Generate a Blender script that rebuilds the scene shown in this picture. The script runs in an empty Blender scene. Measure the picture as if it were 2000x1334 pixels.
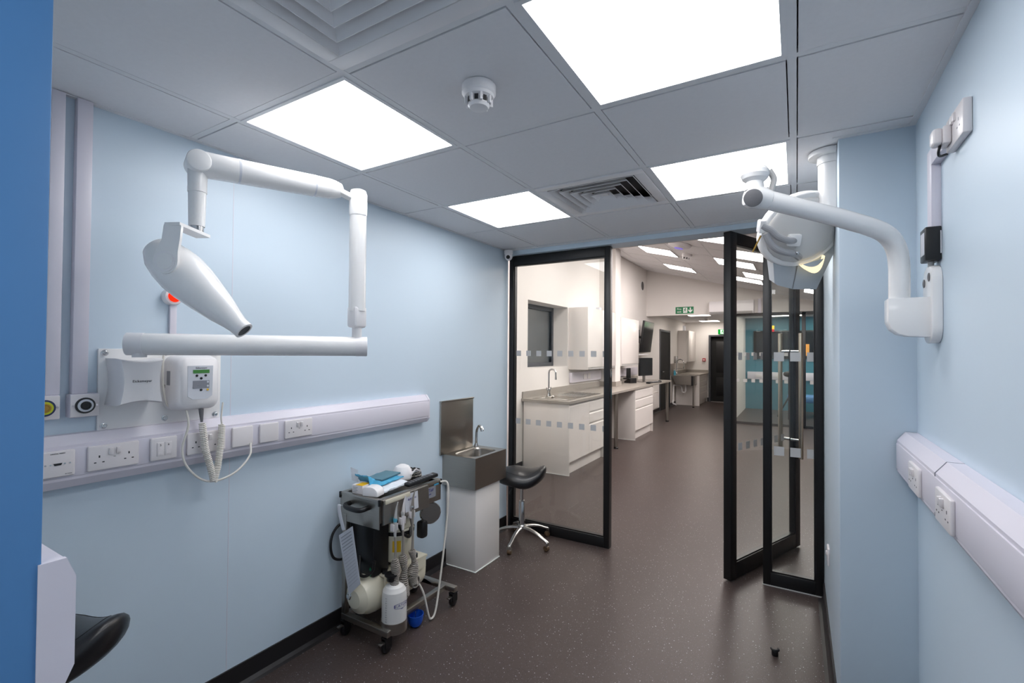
import bpy, bmesh, math, random
from mathutils import Vector, Matrix
random.seed(7)
PI=math.pi; S=bpy.context.scene; C=S.collection
# ---------------------------------------------------------------- camera, world, exposure
cam=bpy.data.cameras.new('camera'); co=bpy.data.objects.new('camera',cam); C.objects.link(co)
F_,YAW,PIT,ROL,CX,CY=922.964,.5351,.0150,.0070,1008.74,672.68
fw=Vector((-math.sin(YAW)*math.cos(PIT),math.cos(YAW)*math.cos(PIT),math.sin(PIT)))
rt=Vector((math.cos(YAW),math.sin(YAW),0)); up=rt.cross(fw)
r2=rt*math.cos(ROL)+up*math.sin(ROL); u2=-rt*math.sin(ROL)+up*math.cos(ROL)
m=Matrix((r2,u2,-fw)).transposed().to_4x4(); m.translation=Vector((0,0,1.5)); co.matrix_world=m
cam.sensor_width=36; cam.lens=F_/2000*36; cam.shift_x=-(CX-1000)/2000; cam.shift_y=(CY-667)/2000
cam.clip_start=.02; cam.clip_end=60
S.camera=co
w=bpy.data.worlds.new('world'); S.world=w; w.use_nodes=True
w.node_tree.nodes['Background'].inputs[0].default_value=(.02,.025,.035,1); w.node_tree.nodes['Background'].inputs[1].default_value=.3
S.view_settings.view_transform='Standard'; S.view_settings.look='None'; S.view_settings.gamma=1
S.view_settings.use_curve_mapping=False; S.view_settings.exposure=0.0
NEAR_L=9.8; FAR_L=19; LOW_L=15
S.cycles.max_bounces=10; S.cycles.transparent_max_bounces=24; S.cycles.sample_clamp_indirect=4

# ---------------------------------------------------------------- materials
def srgb(h):
    if isinstance(h,str):
        c=[int(h[i:i+2],16)/255 for i in (0,2,4)]
        return [x/12.92 if x<.04045 else ((x+.055)/1.055)**2.4 for x in c]+[1]
    return list(h)+[1]
def mat(n,col,rough=.5,metal=0,noise=0,scale=20,bump=0,emit=0,spec=.5,coat=0,stretch=None,bdist=.002):
    m=bpy.data.materials.new(n); m.use_nodes=True; nt=m.node_tree; b=nt.nodes['Principled BSDF']
    c=srgb(col); b.inputs['Base Color'].default_value=c; b.inputs['Roughness'].default_value=rough
    b.inputs['Metallic'].default_value=metal; b.inputs['Specular IOR Level'].default_value=spec; b.inputs['Coat Weight'].default_value=coat
    if emit: b.inputs['Emission Color'].default_value=c; b.inputs['Emission Strength'].default_value=emit
    if noise or bump:
        tc=nt.nodes.new('ShaderNodeTexCoord'); no=nt.nodes.new('ShaderNodeTexNoise'); no.inputs['Scale'].default_value=scale; no.inputs['Detail'].default_value=4
        src=tc.outputs['Object']
        if stretch:
            mp=nt.nodes.new('ShaderNodeMapping'); mp.inputs['Scale'].default_value=stretch; nt.links.new(src,mp.inputs[0]); src=mp.outputs[0]
        nt.links.new(src,no.inputs['Vector'])
        if noise:
            mx=nt.nodes.new('ShaderNodeMix'); mx.data_type='RGBA'
            mx.inputs[6].default_value=[x*(1-noise) for x in c[:3]]+[1]; mx.inputs[7].default_value=[min(1,x*(1+noise)) for x in c[:3]]+[1]
            nt.links.new(no.outputs['Fac'],mx.inputs[0]); nt.links.new(mx.outputs[2],b.inputs['Base Color'])
        if bump:
            bp=nt.nodes.new('ShaderNodeBump'); bp.inputs['Strength'].default_value=bump; bp.inputs['Distance'].default_value=bdist
            nt.links.new(no.outputs['Fac'],bp.inputs['Height']); nt.links.new(bp.outputs[0],b.inputs['Normal'])
    return m
def emis(n,col,st):
    m=bpy.data.materials.new(n); m.use_nodes=True; nt=m.node_tree; nt.nodes.clear()
    e=nt.nodes.new('ShaderNodeEmission'); e.inputs[0].default_value=srgb(col); e.inputs[1].default_value=st
    o=nt.nodes.new('ShaderNodeOutputMaterial'); nt.links.new(e.outputs[0],o.inputs[0]); return m
def glassmat(n,tint,ior=1.5,rough=0.0):
    m=bpy.data.materials.new(n); m.use_nodes=True; nt=m.node_tree; nt.nodes.clear()
    t=nt.nodes.new('ShaderNodeBsdfTransparent'); t.inputs[0].default_value=srgb(tint)
    g=nt.nodes.new('ShaderNodeBsdfGlossy'); g.inputs['Roughness'].default_value=rough; g.inputs[0].default_value=(1,1,1,1)
    lw=nt.nodes.new('ShaderNodeLayerWeight'); lw.inputs[0].default_value=.5
    pw=nt.nodes.new('ShaderNodeMath'); pw.operation='POWER'; pw.inputs[1].default_value=5; nt.links.new(lw.outputs['Facing'],pw.inputs[0])
    fr=nt.nodes.new('ShaderNodeMath'); fr.operation='MULTIPLY_ADD'; fr.inputs[1].default_value=.9; fr.inputs[2].default_value=.022; nt.links.new(pw.outputs[0],fr.inputs[0])
    x=nt.nodes.new('ShaderNodeMixShader'); o=nt.nodes.new('ShaderNodeOutputMaterial')
    nt.links.new(fr.outputs[0],x.inputs[0]); nt.links.new(t.outputs[0],x.inputs[1]); nt.links.new(g.outputs[0],x.inputs[2]); nt.links.new(x.outputs[0],o.inputs[0]); return m
def floormat():
    m=mat('speckled vinyl','473d3a',.36,noise=.12,scale=3,spec=.28); nt=m.node_tree; b=nt.nodes['Principled BSDF']
    tc=nt.nodes.new('ShaderNodeTexCoord'); prev=b.inputs['Base Color'].links[0].from_socket
    for sc,th,col in ((62,.13,'b9b6bd'),(110,.2,'2a2426'),(150,.16,'8d8992')):
        v=nt.nodes.new('ShaderNodeTexVoronoi'); v.inputs['Scale'].default_value=sc; nt.links.new(tc.outputs['Object'],v.inputs['Vector'])
        r=nt.nodes.new('ShaderNodeMath'); r.operation='LESS_THAN'; r.inputs[1].default_value=th; nt.links.new(v.outputs['Distance'],r.inputs[0])
        # only some of the cells carry a chip
        s=nt.nodes.new('ShaderNodeSeparateColor'); nt.links.new(v.outputs['Color'],s.inputs[0])
        g=nt.nodes.new('ShaderNodeMath'); g.operation='GREATER_THAN'; g.inputs[1].default_value=.55; nt.links.new(s.outputs[0],g.inputs[0])
        k=nt.nodes.new('ShaderNodeMath'); k.operation='MULTIPLY'; nt.links.new(r.outputs[0],k.inputs[0]); nt.links.new(g.outputs[0],k.inputs[1])
        x=nt.nodes.new('ShaderNodeMix'); x.data_type='RGBA'; nt.links.new(k.outputs[0],x.inputs[0]); nt.links.new(prev,x.inputs[6]); x.inputs[7].default_value=srgb(col); prev=x.outputs[2]
    nt.links.new(prev,b.inputs['Base Color']); return m
M=dict(
 floor=floormat(),
 wallblue=mat('light blue wall cladding','cbdae6',.42,noise=.02,scale=1.5,spec=.4,bump=.05,bdist=.004),
 deepblue=mat('mid blue lining with shade mixed in','4f84ba',.45,noise=.02,scale=3),
 wallwhite=mat('white painted wall','e6e2de',.7,noise=.02,scale=2),
 teal=mat('teal wall','3f7f92',.5,noise=.04,scale=2),
 tile=mat('ceiling tile','e9e8ea',.9,noise=.03,scale=60,bump=.1),
 tbar=mat('ceiling grid bar','e6e6e8',.6,noise=.01,scale=5),
 tilegap=mat('ceiling void','38383c',.9),
 skirt=mat('black coved skirting','1d1a1c',.45,noise=.1,scale=10),
 pvc=mat('white plastic trunking','dcd8e2',.4,noise=.015,scale=4),
 plastic=mat('white moulded plastic','ebe9ea',.38,noise=.01,scale=6),
 accessory=mat('white socket plastic','e4dfe0',.3,noise=.01,scale=8),
 enamel=mat('white enamelled metal','f3f2f1',.25,noise=.01,scale=5,coat=.3),
 greycap=mat('grey rubber cap','6d6d70',.6,noise=.05,scale=30),
 greyplastic=mat('pale grey plastic','b9b8b7',.4,noise=.02,scale=10),
 facegrey=mat('pale lamp face','d3d1ce',.35,noise=.01,scale=6),
 handlegrey=mat('grey handle plastic','a4a4a6',.4,noise=.02,scale=10),
 housing=mat('grey lamp housing','aab1b8',.35,noise=.02,scale=6),
 black=mat('black plastic','141416',.4,noise=.1,scale=30),
 blackmetal=mat('black powder coated aluminium','121214',.42,noise=.08,scale=40),
 leather=mat('black leatherette','17171a',.36,noise=.1,scale=80,bump=.15,coat=.1),
 steel=mat('brushed stainless steel','aaa59e',.3,metal=1,noise=.08,scale=6,stretch=(1,1,60)),
 steelpol=mat('polished steel','c9c9c9',.14,metal=1,noise=.03,scale=20),
 alu=mat('cast aluminium','b8b6b3',.3,metal=1,noise=.05,scale=20),
 brass=mat('brass','b08a45',.3,metal=1,noise=.05,scale=20),
 handle=mat('satin steel door handle','b8aea1',.32,metal=1,noise=.05,scale=40,stretch=(1,1,.1)),
 cab=mat('white gloss cabinet','e8e3df',.25,noise=.01,scale=3,coat=.15),
 worktop=mat('grey laminate worktop','9d978f',.4,noise=.12,scale=14),
 screen=mat('dark screen glass','17191c',.12,noise=.02,scale=4),
 darkdoor=mat('black door leaf','0b0b0c',.8,noise=.1,scale=5),
 greyframe=mat('dark grey window frame','3c3f44',.45,noise=.03,scale=20),
 blind=mat('dark grey window pane','53555a',.25,noise=.05,scale=3),
 frit=mat('etched square','b9b9b9',.8,noise=.02,scale=20),
 cream=mat('cream enamel','d9d2bd',.28,noise=.03,scale=6,coat=.3),
 bottlep=mat('translucent white plastic','d8d6d3',.35,noise=.02,scale=8),
 bluebowl=mat('blue plastic','1450b8',.3,noise=.03,scale=8),
 cablegrey=mat('grey cable','8c867f',.45,noise=.05,scale=30),
 cablewhite=mat('white cable','dedad2',.4,noise=.02,scale=30),
 yellow=mat('yellow label','e8b81c',.5,noise=.03,scale=20),
 green=mat('green plastic','0f7d54',.4,noise=.03,scale=20),
 signgreen=mat('green sign face','127a4c',.4,noise=.02,scale=8),
 signwhite=mat('white sign print','eef2ee',.5,noise=.01,scale=8),
 red=mat('red plastic','b3202a',.35,noise=.05,scale=20),
 ink=mat('dark print','23252b',.5,noise=.02,scale=20),
 purpleink=mat('purple print','2b2680',.5,noise=.02,scale=20),
 paper=mat('printed paper','c9cbd2',.7,noise=.04,scale=60),
 maskblue=mat('blue film packet','4fa6cc',.2,noise=.35,scale=25,bump=.5,bdist=.01),
 maskpad=mat('blue grey face mask stack','59808f',.7,noise=.2,scale=40,stretch=(1,8,1)),
 film=mat('clear wrap','dfe6ee',.15,noise=.1,scale=30,bump=.6,bdist=.01),
 lcd=mat('green display','3f7a34',.3,noise=.05,scale=20,emit=.12),
 panelgrey=mat('control panel grey','8b8d95',.4,noise=.03,scale=20),
 panelpale=mat('control panel pale','d4d7de',.4,noise=.01,scale=20),
 soap=mat('blue soap','4fa3bd',.3,noise=.05,scale=10),
 orange=mat('warm lit picture','c98a3c',.4,noise=.4,scale=30,emit=.5),
 goldline=mat('navy outlet ring','22305e',.4,noise=.03,scale=20),
 lime=mat('yellow outlet ring','c7cc25',.4,noise=.03,scale=20),
 ledred=emis('red led','ff2a12',1.6),
 ledwhite=emis('near light diffuser','fdfdff',NEAR_L),
 ledwarm=emis('far light diffuser','fff5f1',FAR_L),
 ledlow=emis('corridor light diffuser','fff5ec',LOW_L),
 exitgreen=emis('exit sign green','18b53a',.9),
 exitwhite=emis('exit sign white','e8ffe8',1.3),
 warmglow=emis('warm reflection glow','ffedc4',1.3),
 violet=mat('violet dome lens','7d6fd8',.3,noise=.05,scale=10,emit=.5),
 pane=glassmat('window glass','fafcfb'),
)
# ---------------------------------------------------------------- mesh helpers
class MB:
    def __init__(s): s.v=[]; s.f=[]
    def add(s,vs,fs,T=None):
        o=len(s.v); s.v+= [(T@Vector(p)) if T else Vector(p) for p in vs]; s.f+=[tuple(i+o for i in f) for f in fs]; return s
    def box(s,x0,x1,y0,y1,z0,z1,b=0,T=None,seg=2):
        x0,x1=min(x0,x1),max(x0,x1); y0,y1=min(y0,y1),max(y0,y1); z0,z1=min(z0,z1),max(z0,z1)
        bm=bmesh.new(); bmesh.ops.create_cube(bm,size=1)
        for v in bm.verts: v.co=Vector(((x0+x1)/2+v.co.x*(x1-x0),(y0+y1)/2+v.co.y*(y1-y0),(z0+z1)/2+v.co.z*(z1-z0)))
        if b: bmesh.ops.bevel(bm,geom=bm.edges[:],offset=min(b,(x1-x0)*.45,(y1-y0)*.45,(z1-z0)*.45),segments=seg,affect='EDGES',profile=.5)
        s.bm(bm,T); return s
    def bm(s,bm,T=None):
        bm.verts.index_update(); s.add([v.co.copy() for v in bm.verts],[[v.index for v in f.verts] for f in bm.faces],T); bm.free()
    def prism(s,poly,a,b,axis='y',bev=0,T=None):
        # poly in the two other axes (in order), swept along axis from a to b
        k={'x':lambda p,t:(t,p[0],p[1]),'y':lambda p,t:(p[0],t,p[1]),'z':lambda p,t:(p[0],p[1],t)}[axis]
        bm=bmesh.new(); A=[bm.verts.new(k(p,a)) for p in poly]; B=[bm.verts.new(k(p,b)) for p in poly]; n=len(poly)
        bm.faces.new(A); bm.faces.new(B[::-1])
        for i in range(n): bm.faces.new((A[i],B[i],B[(i+1)%n],A[(i+1)%n]))
        bmesh.ops.recalc_face_normals(bm,faces=bm.faces[:])
        if bev: bmesh.ops.bevel(bm,geom=[e for e in bm.edges],offset=bev,segments=2,affect='EDGES',profile=.5)
        s.bm(bm,T); return s
    def tube(s,pts,r,n=12,cap=True,T=None,flat=1):
        P=[Vector(p) for p in pts]; R=r if isinstance(r,(list,tuple)) else [r]*len(P)
        d=(P[1]-P[0]).normalized(); a=Vector((0,0,1)) if abs(d.z)<.9 else Vector((1,0,0)); u=(a-d*a.dot(d)).normalized(); vs=[];fs=[]
        for i,p in enumerate(P):
            if i==0: t=P[1]-P[0]
            elif i==len(P)-1: t=P[-1]-P[-2]
            else: t=(P[i+1]-P[i]).normalized()+(P[i]-P[i-1]).normalized()
            if t.length<1e-9: t=d
            t=t.normalized(); u=(u-t*u.dot(t)); u=u.normalized() if u.length>1e-9 else t.orthogonal().normalized(); w_=t.cross(u)
            for k in range(n):
                an=2*PI*k/n; vs.append(p+(u*math.cos(an)*flat+w_*math.sin(an))*R[i])
        for i in range(len(P)-1):
            for k in range(n): fs.append((i*n+k,i*n+(k+1)%n,(i+1)*n+(k+1)%n,(i+1)*n+k))
        if cap: fs.append(tuple(range(n))[::-1]); fs.append(tuple((len(P)-1)*n+k for k in range(n)))
        return s.add(vs,fs,T)
    def cyl(s,p0,p1,r,r1=None,n=24,b=0,T=None):
        p0,p1=Vector(p0),Vector(p1); r1=r if r1 is None else r1
        if b:
            d=(p1-p0).normalized(); return s.tube([p0,p0+d*b*.3,p0+d*b,p1-d*b,p1-d*b*.3,p1],[r-b,r-b*.3,r,r1,r1-b*.3,r1-b],n,T=T)
        return s.tube([p0,p1],[r,r1],n,T=T)
    def lathe(s,prof,org=(0,0,0),axis=(0,0,1),n=28,sx=1,T=None,cap=True):
        # prof: (radius, height)
        ax=Vector(axis).normalized(); q=Vector((0,0,1)).rotation_difference(ax).to_matrix(); o=Vector(org); vs=[];fs=[]
        for r,h in prof:
            for k in range(n): an=2*PI*k/n; vs.append(o+q@Vector((r*math.cos(an)*sx,r*math.sin(an),h)))
        for i in range(len(prof)-1):
            for k in range(n): fs.append((i*n+k,i*n+(k+1)%n,(i+1)*n+(k+1)%n,(i+1)*n+k))
        if cap: fs.append(tuple(range(n))[::-1]); fs.append(tuple((len(prof)-1)*n+k for k in range(n)))
        return s.add(vs,fs,T)
    def ball(s,c,r,n=20,mth=12,T=None,fn=None):
        if not isinstance(r,(tuple,list)): r=(r,r,r)
        vs=[];fs=[]
        for i in range(mth+1):
            t=PI*i/mth
            for k in range(n):
                a=2*PI*k/n; p=Vector((math.sin(t)*math.cos(a)*r[0],math.sin(t)*math.sin(a)*r[1],math.cos(t)*r[2]))
                if fn: p=fn(p)
                vs.append(Vector(c)+p)
        for i in range(mth):
            for k in range(n): fs.append((i*n+k,(i+1)*n+k,(i+1)*n+(k+1)%n,i*n+(k+1)%n))
        return s.add(vs,fs,T)
    def quad(s,a,b,c,d): return s.add([a,b,c,d],[(0,1,2,3)])
    def text(s,txt,size,org,T=None,align='CENTER',ext=.0004):
        # lettering in the local xz plane facing -y
        cu=bpy.data.curves.new('lettering','FONT'); cu.body=txt; cu.size=size; cu.extrude=ext; cu.align_x=align; cu.align_y='CENTER'; cu.resolution_u=2
        ob=bpy.data.objects.new('lettering',cu); C.objects.link(ob); bpy.context.view_layer.update()
        me=ob.evaluated_get(bpy.context.evaluated_depsgraph_get()).to_mesh(); R=Matrix.Translation(org)@Matrix.Rotation(PI/2,4,'X')
        if T: R=T@R
        s.add([v.co.copy() for v in me.vertices],[tuple(p.vertices) for p in me.polygons],R)
        C.objects.unlink(ob); bpy.data.objects.remove(ob); bpy.data.curves.remove(cu); return s
    def build(s,name,material,parent=None,W=False,ang=24,base=None):
        # W: coordinates are world coordinates
        me=bpy.data.meshes.new(name); o=bpy.data.objects.new(name,me); C.objects.link(o); off=Vector((0,0,0))
        if parent is not None:
            o.parent=parent
            if W:
                q=parent; off=Vector((0,0,0))
                while q is not None: off+=q.location; q=q.parent
        elif s.v:
            xs=[p.x for p in s.v]; ys=[p.y for p in s.v]; zs=[p.z for p in s.v]
            off=Vector(((min(xs)+max(xs))/2,(min(ys)+max(ys))/2,min(zs))) if base is None else Vector(base); o.location=off
        me.from_pydata([tuple(p-off) for p in s.v],[],s.f); me.validate()
        bm=bmesh.new(); bm.from_mesh(me); bmesh.ops.remove_doubles(bm,verts=bm.verts[:],dist=1e-6); bmesh.ops.recalc_face_normals(bm,faces=bm.faces[:]); bm.to_mesh(me); bm.free()
        for p in me.polygons: p.use_smooth=True
        me.set_sharp_from_angle(angle=math.radians(ang)); me.materials.append(M[material] if isinstance(material,str) else material); return o
def tag(o,label,cat,group=None,kind=None):
    if label: o['label']=label
    if cat: o['category']=cat
    if group: o['group']=group
    if kind: o['kind']=kind
    return o
def thing(name,label,cat,loc=(0,0,0),rz=0,group=None):
    o=bpy.data.objects.new(name,None); o.empty_display_size=.05; C.objects.link(o); o.location=loc; o.rotation_euler=(0,0,rz); return tag(o,label,cat,group)
def struct(name,mb,material,label=None,cat=None): 
    o=mb.build(name,material); o['kind']='structure'; tag(o,label,cat); return o
def dup(root,loc,rz,label,group=None):
    r=root.copy(); C.objects.link(r); r.location=loc; r.rotation_euler=(0,0,rz); r['label']=label
    if group: r['group']=group
    for ch in list(root.children):
        c=ch.copy(); C.objects.link(c); c.parent=r
        for g in list(ch.children):
            d=g.copy(); C.objects.link(d); d.parent=c
    return r
def arc(c,r,a0,a1,n,ax1=(1,0,0),ax2=(0,0,1)):
    c=Vector(c);a=Vector(ax1);b=Vector(ax2); return [c+(a*math.cos(t)+b*math.sin(t))*r for t in [a0+(a1-a0)*i/n for i in range(n+1)]]
def helix(path,R,turns,per=10,ax=None):
    P=[Vector(p) for p in path]; out=[]; N=int(turns*per)
    L=[0]
    for i in range(1,len(P)): L.append(L[-1]+(P[i]-P[i-1]).length)
    for k in range(N+1):
        t=k/N*L[-1]; i=1
        while i<len(P)-1 and L[i]<t: i+=1
        f=(t-L[i-1])/max(1e-6,L[i]-L[i-1]); p=P[i-1].lerp(P[i],f); d=(P[i]-P[i-1]).normalized(); u=d.orthogonal().normalized()
        u=(Vector((1,0,0))-d*d.x).normalized(); v=d.cross(u); a=2*PI*k/per; rr=R(k/N) if callable(R) else R
        out.append(p+(u*math.cos(a)+v*math.sin(a))*rr)
    return out
def smooth(pts,n=6):
    P=[Vector(p) for p in pts]; P=[2*P[0]-P[1]]+P+[2*P[-1]-P[-2]]; out=[]
    for i in range(1,len(P)-2):
        for k in range(n):
            t=k/n; a,b,c,d=P[i-1],P[i],P[i+1],P[i+2]
            out.append(.5*((2*b)+(c-a)*t+(2*a-5*b+4*c-d)*t*t+(3*b-a-3*c+d)*t**3))
    out.append(P[-2]); return out

# ================================================================ room shell
NY=.221; XL=-2.14; XR=.385; H=2.36; YP=3.48; YB=-1.9; FXL=-3.02
struct('floor',MB().box(-3.4,3.4,-2.2,16,-.1,0),'floor')
struct('wall_left',MB().box(XL-.1,XL,YB,3.46,0,H+.3),'wallblue')
struct('wall_right',MB().box(XR,XR+.1,YB,2.27,0,H+.3),'wallblue')
struct('wall_pillar',MB().box(.145,XR+.1,2.27,3.60,0,H+.3,b=.006),'wallblue')
struct('wall_back',MB().box(XL-.1,XR+.1,YB-.1,YB,0,H+.3),'wallblue')
struct('wall_divider',MB().box(XL,-.885,.03,NY,0,H),'wallblue')
struct('trim_1',MB().box(-.885,-.87,.025,NY+.004,0,H,b=.002),'deepblue')  # divider end out of the light; its shade is mixed into this deeper blue
struct('wall_header',MB().box(XL-.1,.145,3.44,3.60,2.322,2.75),'wallblue')
# black coved skirting
def skirt(x,y0,y1,s,z=.1,t=.008): return MB().prism([(x,0),(x+s*.035,0),(x+s*.02,.006),(x+s*t,.02),(x+s*t,z),(x,z)],y0,y1,'y')
struct('baseboard_left',skirt(XL,NY,3.45,1),'skirt'); struct('baseboard_right',skirt(XR,YB,2.27,-1),'skirt'); struct('baseboard_pillar',skirt(.145,2.26,3.46,-1),'skirt')
struct('trim_4',MB().box(XL-.001,XL+.0008,1.148,1.150,.1,H),'pvc')
# suspended ceiling: tiles and bars
GX=-1.8105; GY=1.5746
def ceiling():
    t=MB(); b=MB(); skip={(0,-4),(2,-4),(0,-1),(0,1),(2,-1),(2,1),(1,1),(1,-2)}
    xs=[XL]+[GX+.6*i for i in range(0,4)]+[XR]; ys=[YB]+[GY+.6*j for j in range(-5,4)]+[3.44]
    for i in range(len(xs)-1):
        for j in range(len(ys)-1):
            if (i-1,j-6) in skip: continue
            t.box(xs[i]+.016,xs[i+1]-.016,ys[j]+.016,ys[j+1]-.016,H+.001,H+.02)
    t.box(XL,XR,YB,3.44,H+.09,H+.1)
    for x in xs[1:-1]: b.box(x-.012,x+.012,YB,3.44,H+.002,H+.02)
    for y in ys[1:-1]: b.box(XL,XR,y-.012,y+.012,H+.003,H+.02)
    for a in ((XL,XL+.02,YB,3.44),(XR-.02,XR,YB,2.27),(XL,.145,3.42,3.44),(.125,XR-.0205,2.25,2.27)): b.box(*a,H-.002,H+.006)
    return t,b
t_,b_=ceiling(); struct('ceiling',t_,'tile'); struct('trim_2',b_,'tbar')
def light_panel(cx,cy,z,label,em,group,w=.6,d=.6,slope=0,name='ceiling_light'):
    t=thing(name,label,'light',(cx,cy,z),0,group)
    f=MB(); a,b=w/2-.012,d/2-.012
    for q in ((-a,a,-b,-b+.014),(-a,a,b-.014,b),(-a,-a+.014,-b+.014,b-.014),(a-.014,a,-b+.014,b-.014)): f.box(*q,0,.014)
    f.box(-a,a,-b,b,.014,.018)
    g=MB().box(-a+.014,a-.014,-b+.014,b-.014,.004,.01)
    for q in (f,g):
        for v in q.v: v.z+=slope*v.x
    f.build('frame','tbar',t); g.build('diffuser',em,t); return t
def cell(i,j): return (GX+.6*i+.3,GY+.6*j+.3)
for (i,j),l in {(0,-1):'square ceiling light panel above the wall mounted x-ray arm, near the left wall',(0,1):'smaller looking square light panel left of the black slatted ceiling vent',(2,-1):'largest square light panel cut off by the top edge of the photo',(2,1):'square light panel right of the slatted vent, behind the white lamp arm'}.items():
    light_panel(*cell(i,j),H-.001,l,'ledwhite','treatment room ceiling lights')
light_panel(*cell(0,-4),H-.001,'added fill light panel behind the blue divider wall, out of view','ledwhite','treatment room ceiling lights')  # unseen panel added to brighten the near room
light_panel(*cell(2,-4),H-.001,'added fill light panel overhead behind the camera position, out of view','ledwhite','treatment room ceiling lights')  # second unseen panel, put in to light surfaces facing the camera
# vents
def vent(i,j,label):
    cx,cy=cell(i,j); t=thing('ceiling_vent',label,'air vent',(cx,cy,H-.004),0,'ceiling vents')
    MB().box(-.28,.28,-.28,.28,.06,.065).build('backing','black',t)
    f=MB()
    for q in ((-.286,.286,-.286,-.235),(-.286,.286,.235,.286),(-.286,-.235,-.235,.235),(.235,.286,-.235,.235)): f.box(*q,0,.012,b=.002)
    f.build('frame','plastic',t)
    for k in range(5):
        r=.232-k*.044; s=MB(); w=.027
        for a in range(4):
            T=Matrix.Rotation(a*PI/2,4,'Z')
            lo,hi=(-.001,.030)
            s.add([(-r,-r,lo),(r,-r,lo),(r-w,-r+w,hi),(-r+w,-r+w,hi),(-r+.002,-r+.003,lo-.001),(r-.002,-r+.003,lo-.001),(r-w+.002,-r+w+.003,hi-.001),(-r+w-.002,-r+w+.003,hi-.001)],[(0,1,2,3),(7,6,5,4),(0,4,5,1),(3,2,6,7)],T)
        s.build('louvre','plastic',t)
    MB().box(-.02,.02,-.02,.02,.01,.03).build('centre_plate','plastic',t)
vent(1,1,'square slatted ceiling vent with dark gaps between two light panels'); vent(1,-2,'large square slatted ceiling vent with lilac tint at the top edge of the photo')
# smoke detector
def smoke(loc,label,name='smoke_detector'):
    t=thing(name,label,'smoke detector',loc); 
    MB().lathe([(.052,0),(.055,-.004),(.055,-.028),(.05,-.034)]).build('base','plastic',t)
    MB().lathe([(.05,-.034),(.047,-.042),(.036,-.046),(.036,-.05)]).build('body','plastic',t)
    MB().lathe([(.033,-.046),(.036,-.066),(.03,-.074),(.012,-.077)],n=20).build('sensor_cap','plastic',t)
    r=MB()
    for k in range(8):
        a=2*PI*k/8; T=Matrix.Rotation(a,4,'Z'); r.box(.036,.046,-.004,.004,-.066,-.036,b=.001,T=T)
    r.build('ribs','plastic',t)
    s=MB()
    for k in range(8): s.box(.0352,.0372,-.006,.006,-.062,-.044,T=Matrix.Rotation(2*PI*(k+.5)/8,4,'Z'))
    s.build('slots','black',t); return t
smoke((-.883,1.24,H),'white smoke detector on the ceiling tile between the two nearest light panels')

# ================================================================ left wall services
RZL=PI/2; RZR=-PI/2   # fronts facing +x / -x
def trunk_profile(d=.06,h=.175,z=0): return [(0,z),(d-.018,z),(d,z+.028),(d,z+h-.032),(d-.024,z+h),(0,z+h)]
# local frame: x right along wall, -y out of the wall
def trunking(name,label,loc,rz,L,joints=(),group=None):
    t=thing(name,label,'cable trunking',loc,rz,group)
    p=[(-a,b) for a,b in trunk_profile()]
    MB().prism(p,0,L,'x').build('back_channel','pvc',t)
    MB().box(0.004,L-.004,-.0635,-.058,.038,.134,b=.002).build('lid','pvc',t)
    MB().prism([(a*1.04-.0005,b*1.012-.001) for a,b in p],L-.012,L+.002,'x').build('end_cap','pvc',t)
    for j in joints: MB().prism([(a*1.03-.0005,b*1.01-.001) for a,b in p],j-.001,j+.001,'x').build('joint_cover','panelgrey',t)
    return t
trunking('dado_trunking','long white dado trunking carrying sockets along the blue left wall',(XL,.24,1.035),RZL,2.15,group=None)
tr=trunking('dado_trunking','white dado trunking on the blue right wall with two double sockets',(XR-.001,2.26,1.035),RZR,4.05,joints=(.57,))
MB().prism([(-a,b) for a,b in trunk_profile()],-.002,.004,'x').build('end_plate','pvc',tr)
def end_trunk():
    t=thing('dado_trunking','short white trunking end poking past the blue wall edge at lower left','cable trunking',(-.87,NY,1.035),PI)
    p=[(-a,b) for a,b in [(0,0),(.027,0),(.038,.026),(.038,.147),(.028,.175),(0,.175)]]
    MB().prism(p,0.004,1.2,'x').build('back_channel','pvc',t)
    MB().prism([(a*1.03,b*1.01-.001) for a,b in p],-.002,.006,'x').build('end_cap','pvc',t)
end_trunk()
def socket(loc,rz,label,group,double=True):
    t=thing('double_socket',label,'socket',loc,rz,group)
    MB().box(-.073,.073,-.011,0,-.043,.043,b=.006,seg=3).build('face_plate','accessory',t)
    for s in (-1,1):
        o=MB().box(-.006,.006,-.018,-.009,-.011,.011,b=.0015,T=Matrix.Translation((s*.0105,0,.021))@Matrix.Rotation(.12,4,'X')).build('rocker_switch','accessory',t)
    for s in (-1,1):
        c=s*.042; q=MB()
        q.box(c-.002,c+.002,-.0114,-.0105,.001,.009); q.box(c-.0145,c-.0080,-.0114,-.0105,-.0165,-.013); q.box(c+.0080,c+.0145,-.0114,-.0105,-.0165,-.013); q.build('pin_socket','ink',t)
    q=None
    MB().text('13A',.004,(0,-.0112,-.001)).build('lettering','ink',t); return t
xf=XL+.063; zc=1.123
s0=socket((xf,.716,zc),RZL,'double socket on the left trunking, leftmost one, beside the data outlet','double sockets on the left wall')
dup(s0,(xf,1.02,zc),RZL,'double socket on the left trunking partly hidden by the coiled white cable','double sockets on the left wall')
dup(s0,(xf,1.435,zc),RZL,'double socket on the left trunking farthest to the right, after the blank plates','double sockets on the left wall')
dup(s0,(XR-.063,1.905,1.113),RZR,'double socket on the right trunking nearer the room corner','double sockets on the right wall')
dup(s0,(XR-.063,1.56,1.113),RZR,'double socket on the right trunking nearer the camera, past the joint','double sockets on the right wall')
def plate(name,label,y,w,cat='blank plate',z=zc):
    t=thing(name,label,cat,(xf,y,z),RZL)
    MB().box(-w/2,w/2,-.012,0,-.043,.043,b=.006,seg=3).build('face_plate','accessory',t); return t
plate('blank_plate','white square cable outlet plate on the trunking with a thin cable below',1.165,.09)
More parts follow.
